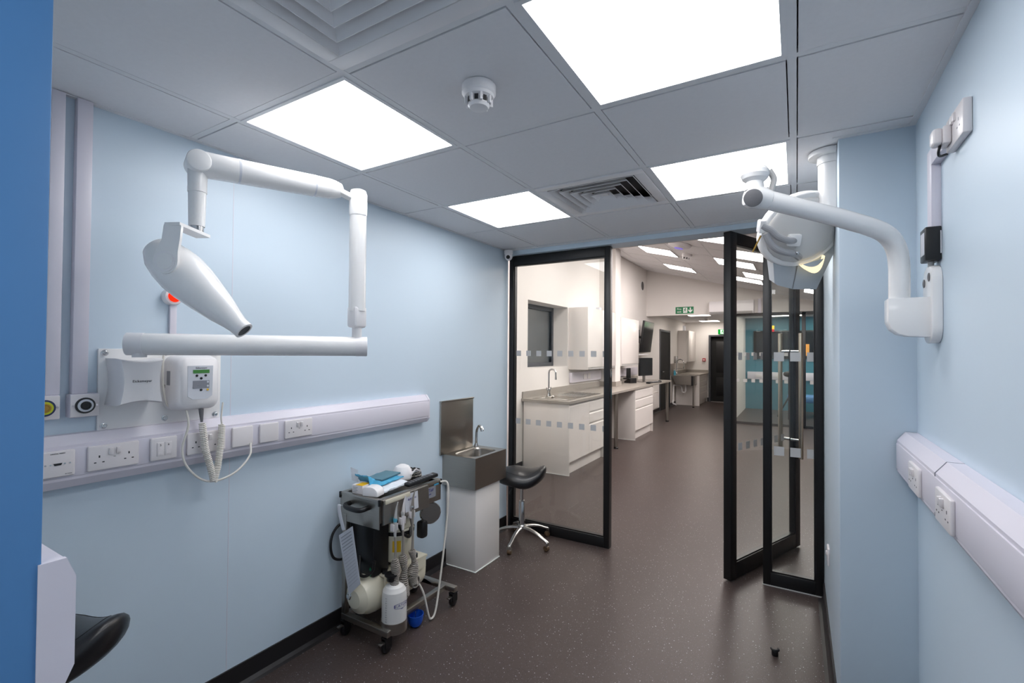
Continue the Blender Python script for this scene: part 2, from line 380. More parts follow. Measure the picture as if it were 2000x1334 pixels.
plate('blank_plate','blank white square plate between the cable outlet and the far socket',1.285,.09)
t=plate('data_outlet','white data outlet with two ports on the trunking, numbered 5 and 6',.868,.088,'data outlet')
for k,n in ((-1,'5'),(1,'6')):
    o=MB().box(k*.013-.0115,k*.013+.0115,-.0145,-.011,-.026,.024,b=.001).build('port_module','accessory',t)
    MB().box(k*.013-.008,k*.013+.008,-.0152,-.0142,-.019,-.004).build('shutter','accessory',t)
    MB().text(n,.011,(k*.013,-.0147,.014)).build('lettering','ink',t)
t=plate('video_outlet','white flat outlet plate with a small dark video port at the far left',.567,.088,'video outlet')
MB().prism([(-.011,.003),(.011,.003),(.008,-.004),(-.008,-.004)],-.0135,-.011,'y').build('port','black',t)
for x in (-.03,-.017,.017,.03): MB().cyl((x,-.0132,0),(x,-.0115,0),.0026,n=10).build('screw','steelpol',t)
MB().text('DENTAL VIDEO',.0052,(0,-.0124,.034)).text('av room',.005,(.027,-.0124,-.034)).build('lettering','ink',t)
# vertical ducts and gas/air outlets
def duct(name,label,y,w,d,z0,z1):
    t=MB().box(XL,XL+d,y-w/2,y+w/2,z0,z1,b=.002).build(name,'pvc'); return tag(t,label,'cable duct',None)
duct('wall_duct','wide vertical white duct from ceiling to the black round outlet',.632,.042,.03,1.345,H-.001)
duct('wall_duct','vertical white duct at the far left, above the yellow ringed outlet',.563,.036,.03,1.345,H-.001)
duct('wall_duct','thin short white duct below the red indicator light',.917,.024,.014,1.48,1.69)
def outlet(y,label,ring,core,label2=None):
    t=thing('gas_outlet',label,'gas outlet',(XL,y,1.305),RZL,'round gas outlets on white boxes')
    MB().box(-.0385,.0385,-.04,0,-.04,.04,b=.003).build('back_box','pvc',t)
    MB().box(-.038,.038,-.044,-.04,-.038,.038,b=.0015).build('face_plate','accessory',t)
    MB().lathe([(.027,0),(.027,.006),(.021,.006)],(0,-.043,0),(0,-1,0)).build('outer_ring',ring,t)
    MB().lathe([(.022,0),(.021,.009),(.014,.009)],(0,-.043,0),(0,-1,0)).build('inner_ring','lime' if ring=='goldline' else 'panelpale',t)
    MB().lathe([(.0145,0),(.0145,.0125),(.011,.0125),(.009,.0105),(0,.0105)],(0,-.043,0),(0,-1,0)).build('probe_port',core,t)
    for x in (-.032,.032): MB().cyl((x,-.0455,0),(x,-.0435,0),.003,n=10).build('screw','steelpol',t)
outlet(.642,'white boxed gas outlet with a round black port under the wide duct','black','black')
outlet(.54,'white boxed gas outlet with blue and yellow ring around a brass port','goldline','brass')
# red indicator
t=thing('indicator_light','round white wall indicator glowing red behind the x-ray head','indicator light',(XL,.912,1.708),RZL)
MB().lathe([(.034,0),(.034,.022),(.031,.03),(.024,.032)],(0,0,0),(0,-1,0)).build('housing','plastic',t)
MB().lathe([(.023,.028),(.022,.036),(.015,.041),(.004,.043)],(0,0,0),(0,-1,0)).build('lens','ledred',t)
# camera dome on the wall
t=thing('security_camera','small white dome camera in the corner by the black glazed frame','camera',(-2.075,3.36,2.30))
MB().lathe([(.036,.045),(.038,.04),(.036,.018),(.03,.01)]).build('base','plastic',t)
MB().ball((0,0,-.005),.034).build('body','plastic',t)
MB().lathe([(.016,0),(.016,.006),(.011,.01)],(.012,-.026,-.014),(.4,-.85,-.35)).build('lens','black',t)

# ================================================================ wall x-ray unit (plate, control box, arm, head)
X=thing('xray_mounting_plate','white steel mounting plate bolted to the blue wall behind the x-ray boxes','wall plate',(XL,.893,1.20),RZL)
MB().box(-.207,.207,-.012,0,0.005,.30,b=.002).build('plate','enamel',X)
for x,z in ((-.19,.285),(-.19,.025),(0,.285),(0,.03),(.185,.285),(.185,.025),(0,.155)):
    b=MB().lathe([(.011,.012),(.011,.0145),(.0075,.015),(.0075,.022),(.006,.023)],(x,0,z),(0,-1,0),n=12).build('bolt','steelpol',X)
XA=thing('dental_xray_arm','white wall mounted dental x-ray arm with cone head and folding tubes','x-ray machine',(XL,.77,1.29))
# bracket box (waisted)
def waisted():
    bm=MB(); n=10; vs=[];fs=[]
    for k,(x,s) in enumerate(((XL+.014,1.0),(XL+.10,1.0),(XL+.125,.97),(XL+.132,.92))):
        ring=[]
        hw,hh=.068*s,.083*s
        for i in range(n): t=i/n; ring.append((-hw+2*hw*t, hh-.010*math.sin(PI*t)))
        for i in range(n): t=i/n; ring.append((hw-.010*math.sin(PI*t), hh-2*hh*t))
        for i in range(n): t=i/n; ring.append((hw-2*hw*t, -hh+.010*math.sin(PI*t)))
        for i in range(n): t=i/n; ring.append((-hw+.010*math.sin(PI*t), -hh+2*hh*t))
        for a,b in ring: vs.append((x,.772+a,1.383+b))
    N=4*n
    for k in range(3):
        for i in range(N): fs.append((k*N+i,k*N+(i+1)%N,(k+1)*N+(i+1)%N,(k+1)*N+i))
    fs.append(tuple(range(N))); fs.append(tuple(3*N+i for i in range(N)))
    return bm.add(vs,fs)
wb=waisted().build('bracket_box','plastic',XA,W=True)
TL=Matrix.Translation((XL+.132,.772,1.385))@Matrix.Rotation(PI/2,4,'Z')
MB().text('Eickemeyer',.0125,(0,-.0006,0),T=TL).build('lettering','ink',wb,W=True)
piv=(-1.995,.757,1.47)
MB().cyl(piv,(piv[0],piv[1],1.495),.022).build('pivot','plastic',XA,W=True)
A0=Vector((-2.015,.733,1.517)); A1=Vector((-1.522,1.353,1.516)); d=(A1-A0).normalized()
o=MB().tube([A0-d*.004,A0,A1-d*.002,A1+d*.003],[.036,.039,.039,.036],28).build('extension_tube','enamel',XA,W=True)
MB().tube([A0-d*.006,A0+d*.045],.0397,28).build('end_cap','plastic',o,W=True)
MB().tube([A1-d*.04,A1+d*.005],.0397,28).build('end_cap','plastic',o,W=True)
PX,PY=-1.543,1.325
MB().cyl((PX,PY,1.55),(PX,PY,1.59),.019).lathe([(.016,0),(.022,.01)],(PX,PY,1.585)).build('pivot','plastic',XA,W=True)
MB().box(PX-.028,PX+.028,PY-.03,PY+.03,1.592,1.68,b=.012,seg=3).build('elbow_cover','plastic',XA,W=True)
po=MB().cyl((PX,PY,1.66),(PX,PY,2.07),.033,n=28).build('vertical_tube','enamel',XA,W=True)
MB().lathe([(.0345,2.05),(.0355,2.06),(.0355,2.135),(.03,2.152),(.016,2.158)],(PX,PY,0)).build('top_sleeve','enamel',po,W=True)
# scissor arm: slightly higher at the head end
B0=Vector((-1.60,1.228,2.143)); B1=Vector((-1.735,.83,2.118)); 
B1=Vector((-1.742,.815,2.128)); dd=(B1-B0).normalized()
MB().tube([Vector((PX,PY,2.11)),B0+Vector((.02,.03,-.005)),B0],[.018,.02,.026],16,flat=.8).build('link','enamel',XA,W=True)
sa=MB().tube([B0-dd*.052,B0-dd*.045,B0-dd*.02,B0,B0+dd*.06,B1-dd*.08,B1-dd*.02,B1+dd*.012,B1+dd*.026],[.018,.028,.036,.039,.041,.043,.044,.036,.02],28).build('scissor_arm','enamel',XA,W=True)
MB().tube([B0+dd*.056,B0+dd*.062],.0416,28).tube([B1-dd*.125,B1-dd*.118],.0434,28).build('cover_seams','panelpale',sa,W=True)
side=dd.cross(Vector((0,0,1))).normalized()
MB().cyl(B1-side*.047,B1+side*.047,.036,n=28,b=.006).build('hinge_cap','enamel',XA,W=True)
DX,DY=-1.745,.817
MB().tube([(DX,DY,2.12),(DX,DY,2.05),(DX,DY,2.03),(DX,DY,1.915)],[.030,.028,.0265,.024],24).build('drop_tube','enamel',XA,W=True)
MB().cyl((DX,DY,2.03),(DX,DY,2.048),.0285).build('collar','enamel',XA,W=True)
MB().cyl((DX,DY,1.895),(DX,DY,1.917),.021).build('swivel','steelpol',XA,W=True)
# yoke: strap from swivel out to the left and down to the disc
vx=Vector((.86,.51,0)); vf=Vector((-.51,.86,0))     # across / away
def yoke():
    y=MB(); P=[Vector((DX,DY,1.892))+vx*.025, Vector((DX,DY,1.892))-vx*.0, Vector((DX,DY,1.893))-vx*.045-vf*.02]
    c=Vector((DX,DY,1.893))-vx*.055-vf*.03
    path=[Vector((DX,DY,1.885))+vx*.03,Vector((DX,DY,1.885))-vx*.04-vf*.03]
    path+= [c+Vector((0,0,-.012))+(-vx*.018*math.sin(a)*1)+Vector((0,0,.012*math.cos(a)))-vf*.02*(a/1.57) for a in (0.2,.6,1.0,1.4)]
    e=Vector((-1.790,.715,1.790)); path+=[path[-1].lerp(e,.5),e]
    vs=[];fs=[]; wd=vf-vx*.0
    for i,p in enumerate(path):
        t=(path[min(i+1,len(path)-1)]-path[max(i-1,0)]).normalized(); n=t.cross(Vector((-.35,.93,0))).normalized(); s=n.cross(t).normalized()
        hw=.024+.002*i/7; th=.0055
        for a,b in ((-1,-1),(1,-1),(1,1),(-1,1)): vs.append(p+s*hw*a+n*th*b)
    for i in range(len(path)-1):
        for k in range(4): fs.append((i*4+k,i*4+(k+1)%4,(i+1)*4+(k+1)%4,(i+1)*4+k))
    fs.append((0,1,2,3)); fs.append(tuple((len(path)-1)*4+k for k in (3,2,1,0))); return y.add(vs,fs)
ax=(Vector((-1.513,.850,1.562))-Vector((-1.772,.698,1.835))).normalized()
# yoke plate seen in front of the head
side2=ax.cross(Vector((0,0,1))).normalized()
if side2.dot(vf)>0: side2=-side2
K=Vector((-1.722,.719,1.778)); HC=K-side2*.067
def yoke_plate():
    # flat plate in plane normal to side2, from a top fold down to the round boss
    u=Vector((0,0,1)); v=side2.cross(u).normalized()
    if v.dot(vx)<0: v=-v
    pts=[]
    for a in [PI+ i*PI/14 for i in range(15)]: pts.append((math.cos(a)*.040,math.sin(a)*.040))
    pts+=[(.040,.03),(.046,.07),(.050,.112),(.046,.122),(-.0,.124),(-.006,.116),(-.012,.07),(-.03,.035)]
    q=MB(); n=len(pts); vs=[K+v*a+u*b+side2*.005 for a,b in pts]+[K+v*a+u*b-side2*.005 for a,b in pts]
    q.add(vs,[tuple(range(n)),tuple(range(2*n-1,n-1,-1))]+[(i,(i+1)%n,n+(i+1)%n,n+i) for i in range(n)])
    # fold over the top to the swivel
    top=K+u*.121+v*.022; e=Vector((DX,DY,1.888)); w2=.026; l=(e-top); l.z=0; L=l.length; l.normalize(); pr=l.cross(u)
    a=top-l*.006; b=e+l*.03
    vs=[a+pr*w2,b+pr*w2,b-pr*w2,a-pr*w2]; vs=[Vector((p.x,p.y,K.z+.124 if i in (0,3) else 1.893)) for i,p in enumerate(vs)]
    q.add(vs+[p-u*.010 for p in vs],[(0,1,2,3),(7,6,5,4),(0,4,5,1),(1,5,6,2),(2,6,7,3),(3,7,4,0)])
    return q
yk=yoke_plate().build('yoke','enamel',XA,W=True,ang=50)
MB().lathe([(.034,0),(.034,.003),(.026,.003)],K+side2*.004,side2).build('boss_ring','plastic',yk,W=True)
MB().lathe([(.0255,0),(.0255,.0045),(.02,.0045)],K+side2*.004,side2).build('boss_cap','enamel',yk,W=True)
def head():
    o0=Vector((-1.782,.694,1.838))-side2*.066-vx*.030; prof=[(.004,0),(.040,.004),(.058,.035),(.067,.075),(.071,.115),(.068,.16),(.058,.22),(.046,.28),(.034,.325),(.029,.35),(.0285,.372),(.024,.374)]
    q=MB(); L=.408; k=L/.374; q.lathe([(r*1.05,h*k) for r,h in prof],o0,ax,n=36)
    return q,o0+ax*.374*k
hb,tip=head(); hd=hb.build('tube_head','enamel',XA,W=True,ang=50)
MB().lathe([(.0295,-.02),(.0302,-.017),(.0302,0.002),(.023,.003),(.022,-.02)],tip,ax,cap=False).build('cone_ring','plastic',hd,W=True)
MB().lathe([(.0,0),(.0235,.0)],tip+ax*.0012,ax,cap=False).build('cone_opening','black',hd,W=True)
MB().tube([HC+side2*.03,HC+side2*.066],[.033,.030],24).build('hinge_barrel','plastic',hd,W=True)
g=MB(); up_=side2.cross(ax).normalized(); up_=up_ if up_.z>0 else -up_
for s in (1,):
    P=[tip-ax*(.30-.022*k)+up_*(r+.0015) - side2*.012 for k,r in enumerate((.067,.066,.065,.063,.060,.057,.053,.049,.045,.041))]
    g.tube(P,.004,8)
g.build('rib','enamel',hd,W=True)
# control box
XC=thing('xray_control_unit','white x-ray control box with green display and keypad on the wall plate','control unit',(XL,.972,1.26),RZL)
def shell(hw,hh,d,z0):
    q=MB(); ring=lambda a,b,r,n=5:[(sx*(a-r)+r*math.cos(t)*1, sz*(b-r)+r*math.sin(t)) for sx,sz,t0 in ((1,1,0),(-1,1,PI/2),(-1,-1,PI),(1,-1,3*PI/2)) for t in [t0+PI/2*i/n for i in range(n+1)]]
    lay=[(-.012,hw,hh,.03),(-d*.55,hw,hh,.03),(-d*.85,hw*.95,hh*.97,.035),(-d,hw*.82,hh*.88,.03)]
    vs=[];fs=[]
    for y,a,b,r in lay: vs+=[(p[0],y,p[1]+z0) for p in ring(a,b,r)]
    N=24
    for k in range(len(lay)-1):
        for i in range(N): fs.append((k*N+i,k*N+(i+1)%N,(k+1)*N+(i+1)%N,(k+1)*N+i))
    fs.append(tuple(range(N))); fs.append(tuple((len(lay)-1)*N+i for i in range(N))); return q.add(vs,fs)
sh=shell(.083,.108,.105,.107).build('housing','plastic',XC,ang=60)
yd=-.1055
fp=MB().prism([(-.041,.055),(-.043,.175),(.05,.175),(.048,.055),(.03,.043),(-.024,.043)],yd-.001,yd+.001,'y').build('keypad','panelpale',XC)
MB().box(-.024,.036,yd-.002,yd,.145,.159).build('display','lcd',fp)
MB().box(-.024,.036,yd-.002,yd,.085,.116).build('status_window','panelgrey',fp)
for x,z in ((-.010,.136),(.022,.136),(.006,.125),(.006,.079)): MB().lathe([(.005,0),(.005,.002),(.003,.003)],(x,yd,z),(0,-1,0),n=14).build('button','black',fp)
q=MB(); 
for x,z in ((.03,.110),(.03,.094)): q.lathe([(.0045,0),(.004,.002)],(x,yd-.001,z),(0,-1,0),n=12)
q.build('round_keys','panelpale',fp)
MB().text('Eickemeyer',.009,(.006,yd-.0012,.166)).text('. . .  -',.007,(-.002,yd-.0024,.098)).build('lettering','ink',fp)
MB().lathe([(.004,0),(.004,.002)],(.03,yd-.001,.079),(0,-1,0),n=12).build('amber_lamp','yellow',fp)
MB().box(-.0838,-.0825,-.060,-.035,.10,.155).build('rating_label','panelgrey',XC)
# cables of the control unit
def cable(name,pts,r,material,label,parent=None,cat='cable',n=8,W=True,sm=6):
    o=MB().tube(smooth(pts,sm),r,n).build(name,material,parent,W=W)
    if parent is None: tag(o,label,cat)
    return o
cable('cable',[(-2.052,.935,1.262),(-2.045,.94,1.20),(-2.055,.925,1.12),(-2.05,.935,1.05),(-2.045,.985,.985),(-2.035,1.04,.965),(-2.035,1.12,.985),(-2.04,1.18,1.04),(-2.06,1.195,1.09)],.0042,'cablewhite','thin white cable looping from the x-ray control box down to the trunking outlet plate')
cc=thing('coiled_cable','coiled white handset cable hanging in a loop below the x-ray control box','cable',(-2.04,1.0,1.0))
MB().tube([(-2.045,.985,1.262),(-2.045,.986,1.245),(-2.045,.988,1.21)],[.009,.008,.0045],10).build('strain_relief','greycap',cc,W=True)
MB().tube(helix([(-2.045,.99,1.205),(-2.04,1.0,1.10),(-2.035,1.02,1.02),(-2.03,1.03,.965)],.0105,34,10),.0032,6).build('coil','cablewhite',cc,W=True)
MB().tube(helix([(-2.03,1.03,.965),(-2.033,1.045,1.02),(-2.04,1.06,1.12),(-2.045,1.065,1.19)],.0105,34,10),.0032,6).build('coil','cablewhite',cc,W=True)
MB().tube(smooth([(-2.045,1.065,1.19),(-2.045,1.062,1.22),(-2.05,1.07,1.28)]),.0033,8).build('tail','cablewhite',cc,W=True)
cable('cable',[(-2.10,.875,1.475),(-2.09,.868,1.42),(-2.09,.872,1.35),(-2.095,.885,1.29),(-2.10,.91,1.265)],.004,'cablewhite','thin white cable curving between the two x-ray boxes on the plate')

# ================================================================ corner hand wash sink and pedestal
SK=thing('hand_wash_sink','stainless steel wall sink with tall splashback on a white pedestal','sink',(-2.0,2.79,.56))
x0,x1,y0,y1,zt,zb=XL+.002,-1.855,2.60,2.99,.775,.565
s=MB(); s.box(x0,x1,y0,y0+.004,zb,zt); s.box(x0,x1,y1-.004,y1,zb,zt); s.box(x1-.004,x1,y0+.004,y1-.004,zb,zt)
s.box(x0,x1-.004,y0+.004,y1-.004,zb,zb+.003)
s.build('apron','steel',SK,W=True)
def bowl(x0,x1,y0,y1,z,bx0,bx1,by0,by1,dep,r=.05):
    def rr(a0,a1,b0,b1,r,n=6):
        out=[]
        for cx,cy,t0 in ((a1-r,b1-r,0),(a0+r,b1-r,PI/2),(a0+r,b0+r,PI),(a1-r,b0+r,3*PI/2)):
            for i in range(n+1): t=t0+PI/2*i/n; out.append((cx+r*math.cos(t),cy+r*math.sin(t)))
        return out
    L=[(rr(x0,x1,y0,y1,.004),z-.003),(rr(x0,x1,y0,y1,.004),z),(rr(bx0,bx1,by0,by1,r),z),(rr(bx0+.006,bx1-.006,by0+.006,by1-.006,r),z-.01),(rr(bx0+.012,bx1-.012,by0+.012,by1-.012,r),z-dep+.03),(rr(bx0+.035,bx1-.035,by0+.035,by1-.035,r*.8),z-dep)]
    vs=[];fs=[];N=28
    for ring,zz in L: vs+=[(p[0],p[1],zz) for p in ring]
    for k in range(len(L)-1):
        for i in range(N): fs.append((k*N+i,k*N+(i+1)%N,(k+1)*N+(i+1)%N,(k+1)*N+i))
    fs.append(tuple((len(L)-1)*N+i for i in range(N))); return MB().add(vs,fs)
bw=bowl(x0,x1,y0,y1,zt+.002,x0+.055,x1-.03,y0+.04,y1-.06,.13).build('basin','steel',SK,W=True,ang=30)
MB().lathe([(.02,0),(.02,.003),(.014,.003)],((x0+x1)/2+.01,2.79,zt-.127)).build('drain','steelpol',bw,W=True)
MB().box(x0,x0+.012,2.565,2.945,zt,1.145,b=.002).box(x0,x0+.02,2.562,2.948,1.14,1.15,b=.002).build('splashback','steel',SK,W=True)
tp=thing('tap','chrome swan neck tap on the small stainless wall sink','tap',(-2.085,2.93,zt+.002))
MB().lathe([(.017,0),(.018,.006),(.013,.02),(.0095,.03)]).build('base','steelpol',tp)
MB().tube(smooth([(0,0,.02),(.002,0,.09),(.006,0,.13),(.03,-.005,.162),(.055,-.012,.155)]),.0085,14).build('spout','steelpol',tp)
MB().tube([(.05,-.011,.158),(.064,-.015,.137),(.066,-.016,.125)],[.011,.0125,.0115],14).build('nozzle','steelpol',tp)
pd=MB().box(XL+.012,-1.872,2.632,2.932,.003,.563,b=.004).build('pedestal','cab'); tag(pd,'white gloss boxed pedestal standing under the steel hand wash sink','pedestal')
MB().box(XL+.01,-1.868,2.628,2.936,0,.006,b=.002).build('sealant_bead','signwhite',pd,W=True)

# ================================================================ saddle stools
def stool(label,loc,rz,sr,dz=0):
    t=thing('saddle_stool',label,'stool',loc,0,'black saddle stools')
    def fn(p):
        x,y,z=p; u=max(-1,min(1,x/.195)); v=y/.165
        k=(1/max(.12,1-u*u))**.28; zz=z*k*(1.25 if z<0 else 1.0)
        zz+=.085*max(0,u-.1)**1.6+.016*math.cos(2.6*(u+.45))-.03*v*v*(1-.4*u)-.02*max(0,-u-.4)
        if z<0: zz-=.012*(1-u*u)
        return Vector((x*(1-.02*max(0,u)),y*(1-.12*max(0,u))*(1/max(.2,1-u*u))**.12,zz))
    T=Matrix.Translation((0,0,.525+dz))@Matrix.Rotation(sr,4,'Z')
    q=MB(); q.ball((0,0,0),(.195,.165,.058),36,18,T=T,fn=fn)
    s=q.build('seat','leather',t,ang=80)
    sm=MB(); pts=[]
    for i in range(41):
        a=2*PI*i/40; p=Vector((math.cos(a)*.150,math.sin(a)*.125,.0)); zt_=math.sqrt(max(0,1-(p.x/.195)**2-(p.y/.165)**2))*.058
        pts.append(T@(fn(Vector((p.x,p.y,zt_)))+Vector((0,0,.0005))))
    sm.tube(pts,.0012,6).build('seam','black',s)
    MB().box(-.07,.07,-.06,.06,.452+dz,.47+dz,b=.004).build('seat_plate','black',t)
    MB().cyl((0,0,.30),(0,0,.46+dz),.012).build('piston','steelpol',t)
    MB().lathe([(.024,.10),(.024,.315),(.021,.322),(.021,.33)],n=24).build('gas_column','steelpol',t)
    MB().tube([(-.02,-.03,.455+dz),(-.05,-.07,.43+dz),(-.06,-.082,.405+dz),(-.062,-.084,.39+dz)],[.005,.006,.012,.008],10,flat=.5).build('lever','black',t)
    MB().lathe([(.028,.085),(.034,.10),(.034,.135),(.027,.145)],n=24).build('hub','alu',t)
    for k in range(5):
        a=rz+2*PI*k/5; c,s_=math.cos(a),math.sin(a); P=[(.02,.122),(.08,.12),(.15,.105),(.21,.08),(.245,.066),(.25,.052)]
        lg=MB().tube(smooth([(c*r,s_*r,z) for r,z in P],3),[.019,.018,.017,.0165,.016,.0155,.015,.0145,.014,.0135,.0135,.0135,.014,.015,.015,.013],12,flat=.75).build('leg','alu',t)
        cs=MB().box(.247,.253,-.018,.018,.03,.055,T=Matrix.Rotation(a,4,'Z')).build('caster_fork','alu',lg)
        MB().cyl((.25*c-s_*.014-c*.008,.25*s_+c*.014-s_*.008,.021),(.25*c+s_*.014-c*.008,.25*s_-c*.014-s_*.008,.021),.021,b=.004,n=18).build('caster_wheel','casterwheel',lg)
    return t
M['casterwheel']=mat('brown caster tread','5a4632',.4,noise=.1,scale=20)
stool('black saddle stool on a chrome five star base between sink and glass panel',(-1.86,3.24,0),math.radians(-82),math.radians(20))
stool('black saddle stool at the lower left, mostly hidden by the trunking end',(-1.855,.495,0),math.radians(10),math.radians(33),.11)

# ================================================================ dental air cart
CT=thing('dental_cart','stainless dental air trolley on castors carrying a compressor and handpieces','trolley',(-1.92,1.95,0))
ca0,ca1,cb0,cb1=-2.09,-1.80,1.70,2.175
# base frame: long rails, end rails sticking out
f=MB(); f.box(ca0+.02,ca1+.07,1.695,1.727,.085,.115,b=.003); f.box(ca0+.02,ca1+.075,2.215,2.247,.085,.115,b=.003)
f.box(ca1-.02,ca1+.012,1.727,2.215,.085,.115,b=.003); f.box(ca0+.02,ca0+.05,1.727,2.215,.085,.115,b=.003)
f.build('base_frame','steel',CT,W=True)
for x,y in ((ca0+.035,1.711),(ca0+.035,2.14),(-1.99,2.10)): MB().box(x-.014,x+.014,y-.014,y+.014,.115 if y<2 else .115,.64,b=.002).build('post','steel',CT,W=True)
for x,y,a in ((ca0+.04,1.711,.4),(ca1+.045,1.715,1.2),(ca0+.04,2.23,2.0),(ca1+.055,2.232,.2)):
    c=MB().box(-.003,.003,-.02,.02,.03,.075,T=Matrix.Translation((x-.013,y,0))).box(-.003,.003,-.02,.02,.03,.075,T=Matrix.Translation((x+.013,y,0))).box(-.018,.018,-.02,.02,.073,.079,T=Matrix.Translation((x,y,0))).cyl((x,y,.079),(x,y,.087),.011).build('caster_fork','blackmetal',CT,W=True)
    MB().cyl((x-.01,y,.031),(x+.01,y,.031),.031,b=.005).build('caster_wheel','black',c,W=True)
    MB().box(x-.01,x+.01,y-.05,y-.02,.055,.063,b=.002).build('brake_pedal','steel',c,W=True)
# cabinet head / tray
tb=MB(); z0,z1=.630,.745
tb.box(ca0,ca1,cb0,cb0+.004,z0-.03,z1); tb.box(ca0,ca1,cb1-.004,cb1,z0,z1); tb.box(ca0,ca0+.004,cb0+.004,cb1-.004,z0,z1); tb.box(ca1-.004,ca1,cb0+.004,cb1-.004,z0,z1)
tb.box(ca0+.004,ca1-.004,cb0+.004,cb1-.004,z1-.03,z1-.026)
tb.build('tray_box','steel',CT,W=True)
rm=MB()
for a in ((ca0-.003,ca1+.003,cb0-.003,cb0+.022),(ca0-.003,ca1+.003,cb1-.022,cb1+.003),(ca0-.003,ca0+.022,cb0+.022,cb1-.022),(ca1-.022,ca1+.003,cb0+.022,cb1-.022)): rm.box(*a,z1-.012,z1+.003,b=.001)
rm.build('tray_rim','steel',CT,W=True)
k=MB()
for x in (ca0,ca1):
    for y in (cb0,cb1): k.box(x-.006,x+.006,y-.006,y+.006,z1-.028,z1+.005,b=.003)
k.build('corner_bumpers','black',CT,W=True)
MB().tube(smooth([(ca0+.075,cb0,.70),(ca0+.08,cb0-.035,.70),(ca0+.115,cb0-.048,.695),(ca1-.115,cb0-.048,.693),(ca1-.085,cb0-.036,.695),(ca1-.08,cb0,.698)],5),.0125,12).build('push_handle','black',CT,W=True)
# sloped instrument panel on the front side
fpn=MB().prism([(ca1+.001,.745),(ca1+.014,.742),(ca1+.024,.625),(ca1+.001,.615)],1.715,2.05,'y').build('instrument_panel','steel',CT,W=True)
MB().prism([(ca1+.0155,.735),(ca1+.017,.735),(ca1+.0245,.645),(ca1+.023,.645)],1.86,1.96,'y').build('white_label','paper',fpn,W=True)
MB().box(ca1+.013,ca1+.020,1.725,1.90,.722,.745,b=.002).build('valve_block','cream',fpn,W=True)
TC=Matrix.Translation((ca1+.0005,2.075,.70))@Matrix.Rotation(PI/2,4,'Z')
lb=MB().box(ca1,ca1+.0012,2.02,2.13,.66,.722).build('maker_label','panelgrey',CT,W=True)
MB().text('VETair',.027,(0,-.0008,.004),T=TC).text('dental',.012,(0,-.0008,-.018),T=TC).build('lettering','purpleink',lb,W=True)
MB().text('BURTONS',.014,(0,0,0),T=Matrix.Translation((ca1+.0238,1.91,.708))@Matrix.Rotation(PI/2,4,'Z')).build('lettering','purpleink',fpn,W=True)
MB().box(ca1-.001,ca1+.002,2.115,2.155,.722,.732,b=.001).build('blue_tag','maskblue',CT,W=True)
# pressure gauges / black front end knobs
g=MB().lathe([(.060,0),(.062,.004),(.062,.016),(.058,.02)],(ca1-.03,2.115,.565),(.85,-.5,0),n=32).build('steel_disc','steelpol',CT,W=True)
MB().lathe([(.055,.0205),(.055,.0215)],(ca1-.03,2.115,.565),(.85,-.5,0),n=32).build('disc_face','steel',g,W=True)
# handpieces in holders, each with its coiled hose
for n_,(y,zc_,endz) in enumerate(((1.775,.60,.27),(1.83,.618,.25),(1.90,.63,.28))):
    x=ca1+.035
    h=MB().box(x-.014,x+.006,y-.016,y-.010,zc_-.02,zc_+.016,b=.002).box(x-.014,x+.006,y+.010,y+.016,zc_-.02,zc_+.016,b=.002).box(x-.020,x-.012,y-.016,y+.016,zc_-.022,zc_+.016,b=.002).build('handpiece_holder','accessory',CT,W=True)
    hp=MB().tube(smooth([(x,y,zc_-.05),(x,y,zc_),(x+.002,y,zc_+.05),(x+.004,y+.003,zc_+.09),(x+.010,y+.008,zc_+.125)],3),[.0065,.0075,.0085,.009,.0085,.008,.0085,.007,.006,.005,.0045,.003,.003],12).build('handpiece',('greyplastic','accessory','cablegrey')[n_],CT,W=True)
    MB().lathe([(.0095,-.004),(.0105,0),(.0105,.012),(.009,.016)],(x,y,zc_+.03),(0,0,1),n=16).build('collar',('soap','greyplastic','steelpol')[n_],hp,W=True)
    MB().tube(smooth([(x,y,zc_-.05),(x+.002,y+.002,zc_-.12),(x+.004,y-.004,.44)],5),.0052,8).build('straight_hose','cablegrey',CT,W=True)
    MB().tube(helix([(x+.004,y-.004,.44),(x+.010,y+.006*n_,.36),(x+.004,y-.006,endz+.03),(x+.012,y+.004,endz-.02)],lambda t:.012+.017*t+.006*math.sin(t*9+n_),22,12),.0036,6).build('coiled_hose','cablegrey',CT,W=True)
    MB().tube([p+Vector((.0045*k_/12,0,0)) for k_,p in enumerate(arc((x+.0,y+.012*(n_-1),endz-.01),.027,0,2*PI*5,60,(0,1,0),(0,.1,1)))],.0042,6).build('hose_coil','cablegrey',CT,W=True)
    MB().tube(smooth([(x-.02,y,.62),(x-.012,y+.018,.52),(x-.004,y+.012,.42),(x,y+.02,.33),(x-.01,y,.28)],5),.0042,8).build('air_line','cablegrey',CT,W=True)
# compressor
MB().box(-2.06,-1.875,1.735,1.845,.325,.60,b=.012).box(-2.05,-1.89,1.845,1.88,.34,.58,b=.01).build('compressor_box','black',CT,W=True)
MB().prism([(-1.90,.335),(-1.893,.335),(-1.893,.365),(-1.888,.365),(-1.8965,.38),(-1.905,.365),(-1.90,.365)],1.7335,1.7355,'y').build('green_arrow','green',CT,W=True)
mo=MB().lathe([(.055,.345),(.085,.365),(.09,.38),(.09,.52),(.085,.535),(.088,.54),(.088,.585),(.07,.61),(.03,.618)],(-1.905,1.935,0),n=32).build('motor_drum','cream',CT,W=True)
MB().lathe([(.0915,.505),(.0915,.525)],(-1.905,1.935,0),n=32,cap=False).build('black_band','black',mo,W=True)
T=Matrix.Translation((-1.905,1.935,0))@Matrix.Rotation(math.radians(-45),4,'Z')
lab=[];
for i in range(5):
    a=math.radians(-17+7*i); lab.append((.0912*math.cos(a),.0912*math.sin(a)))
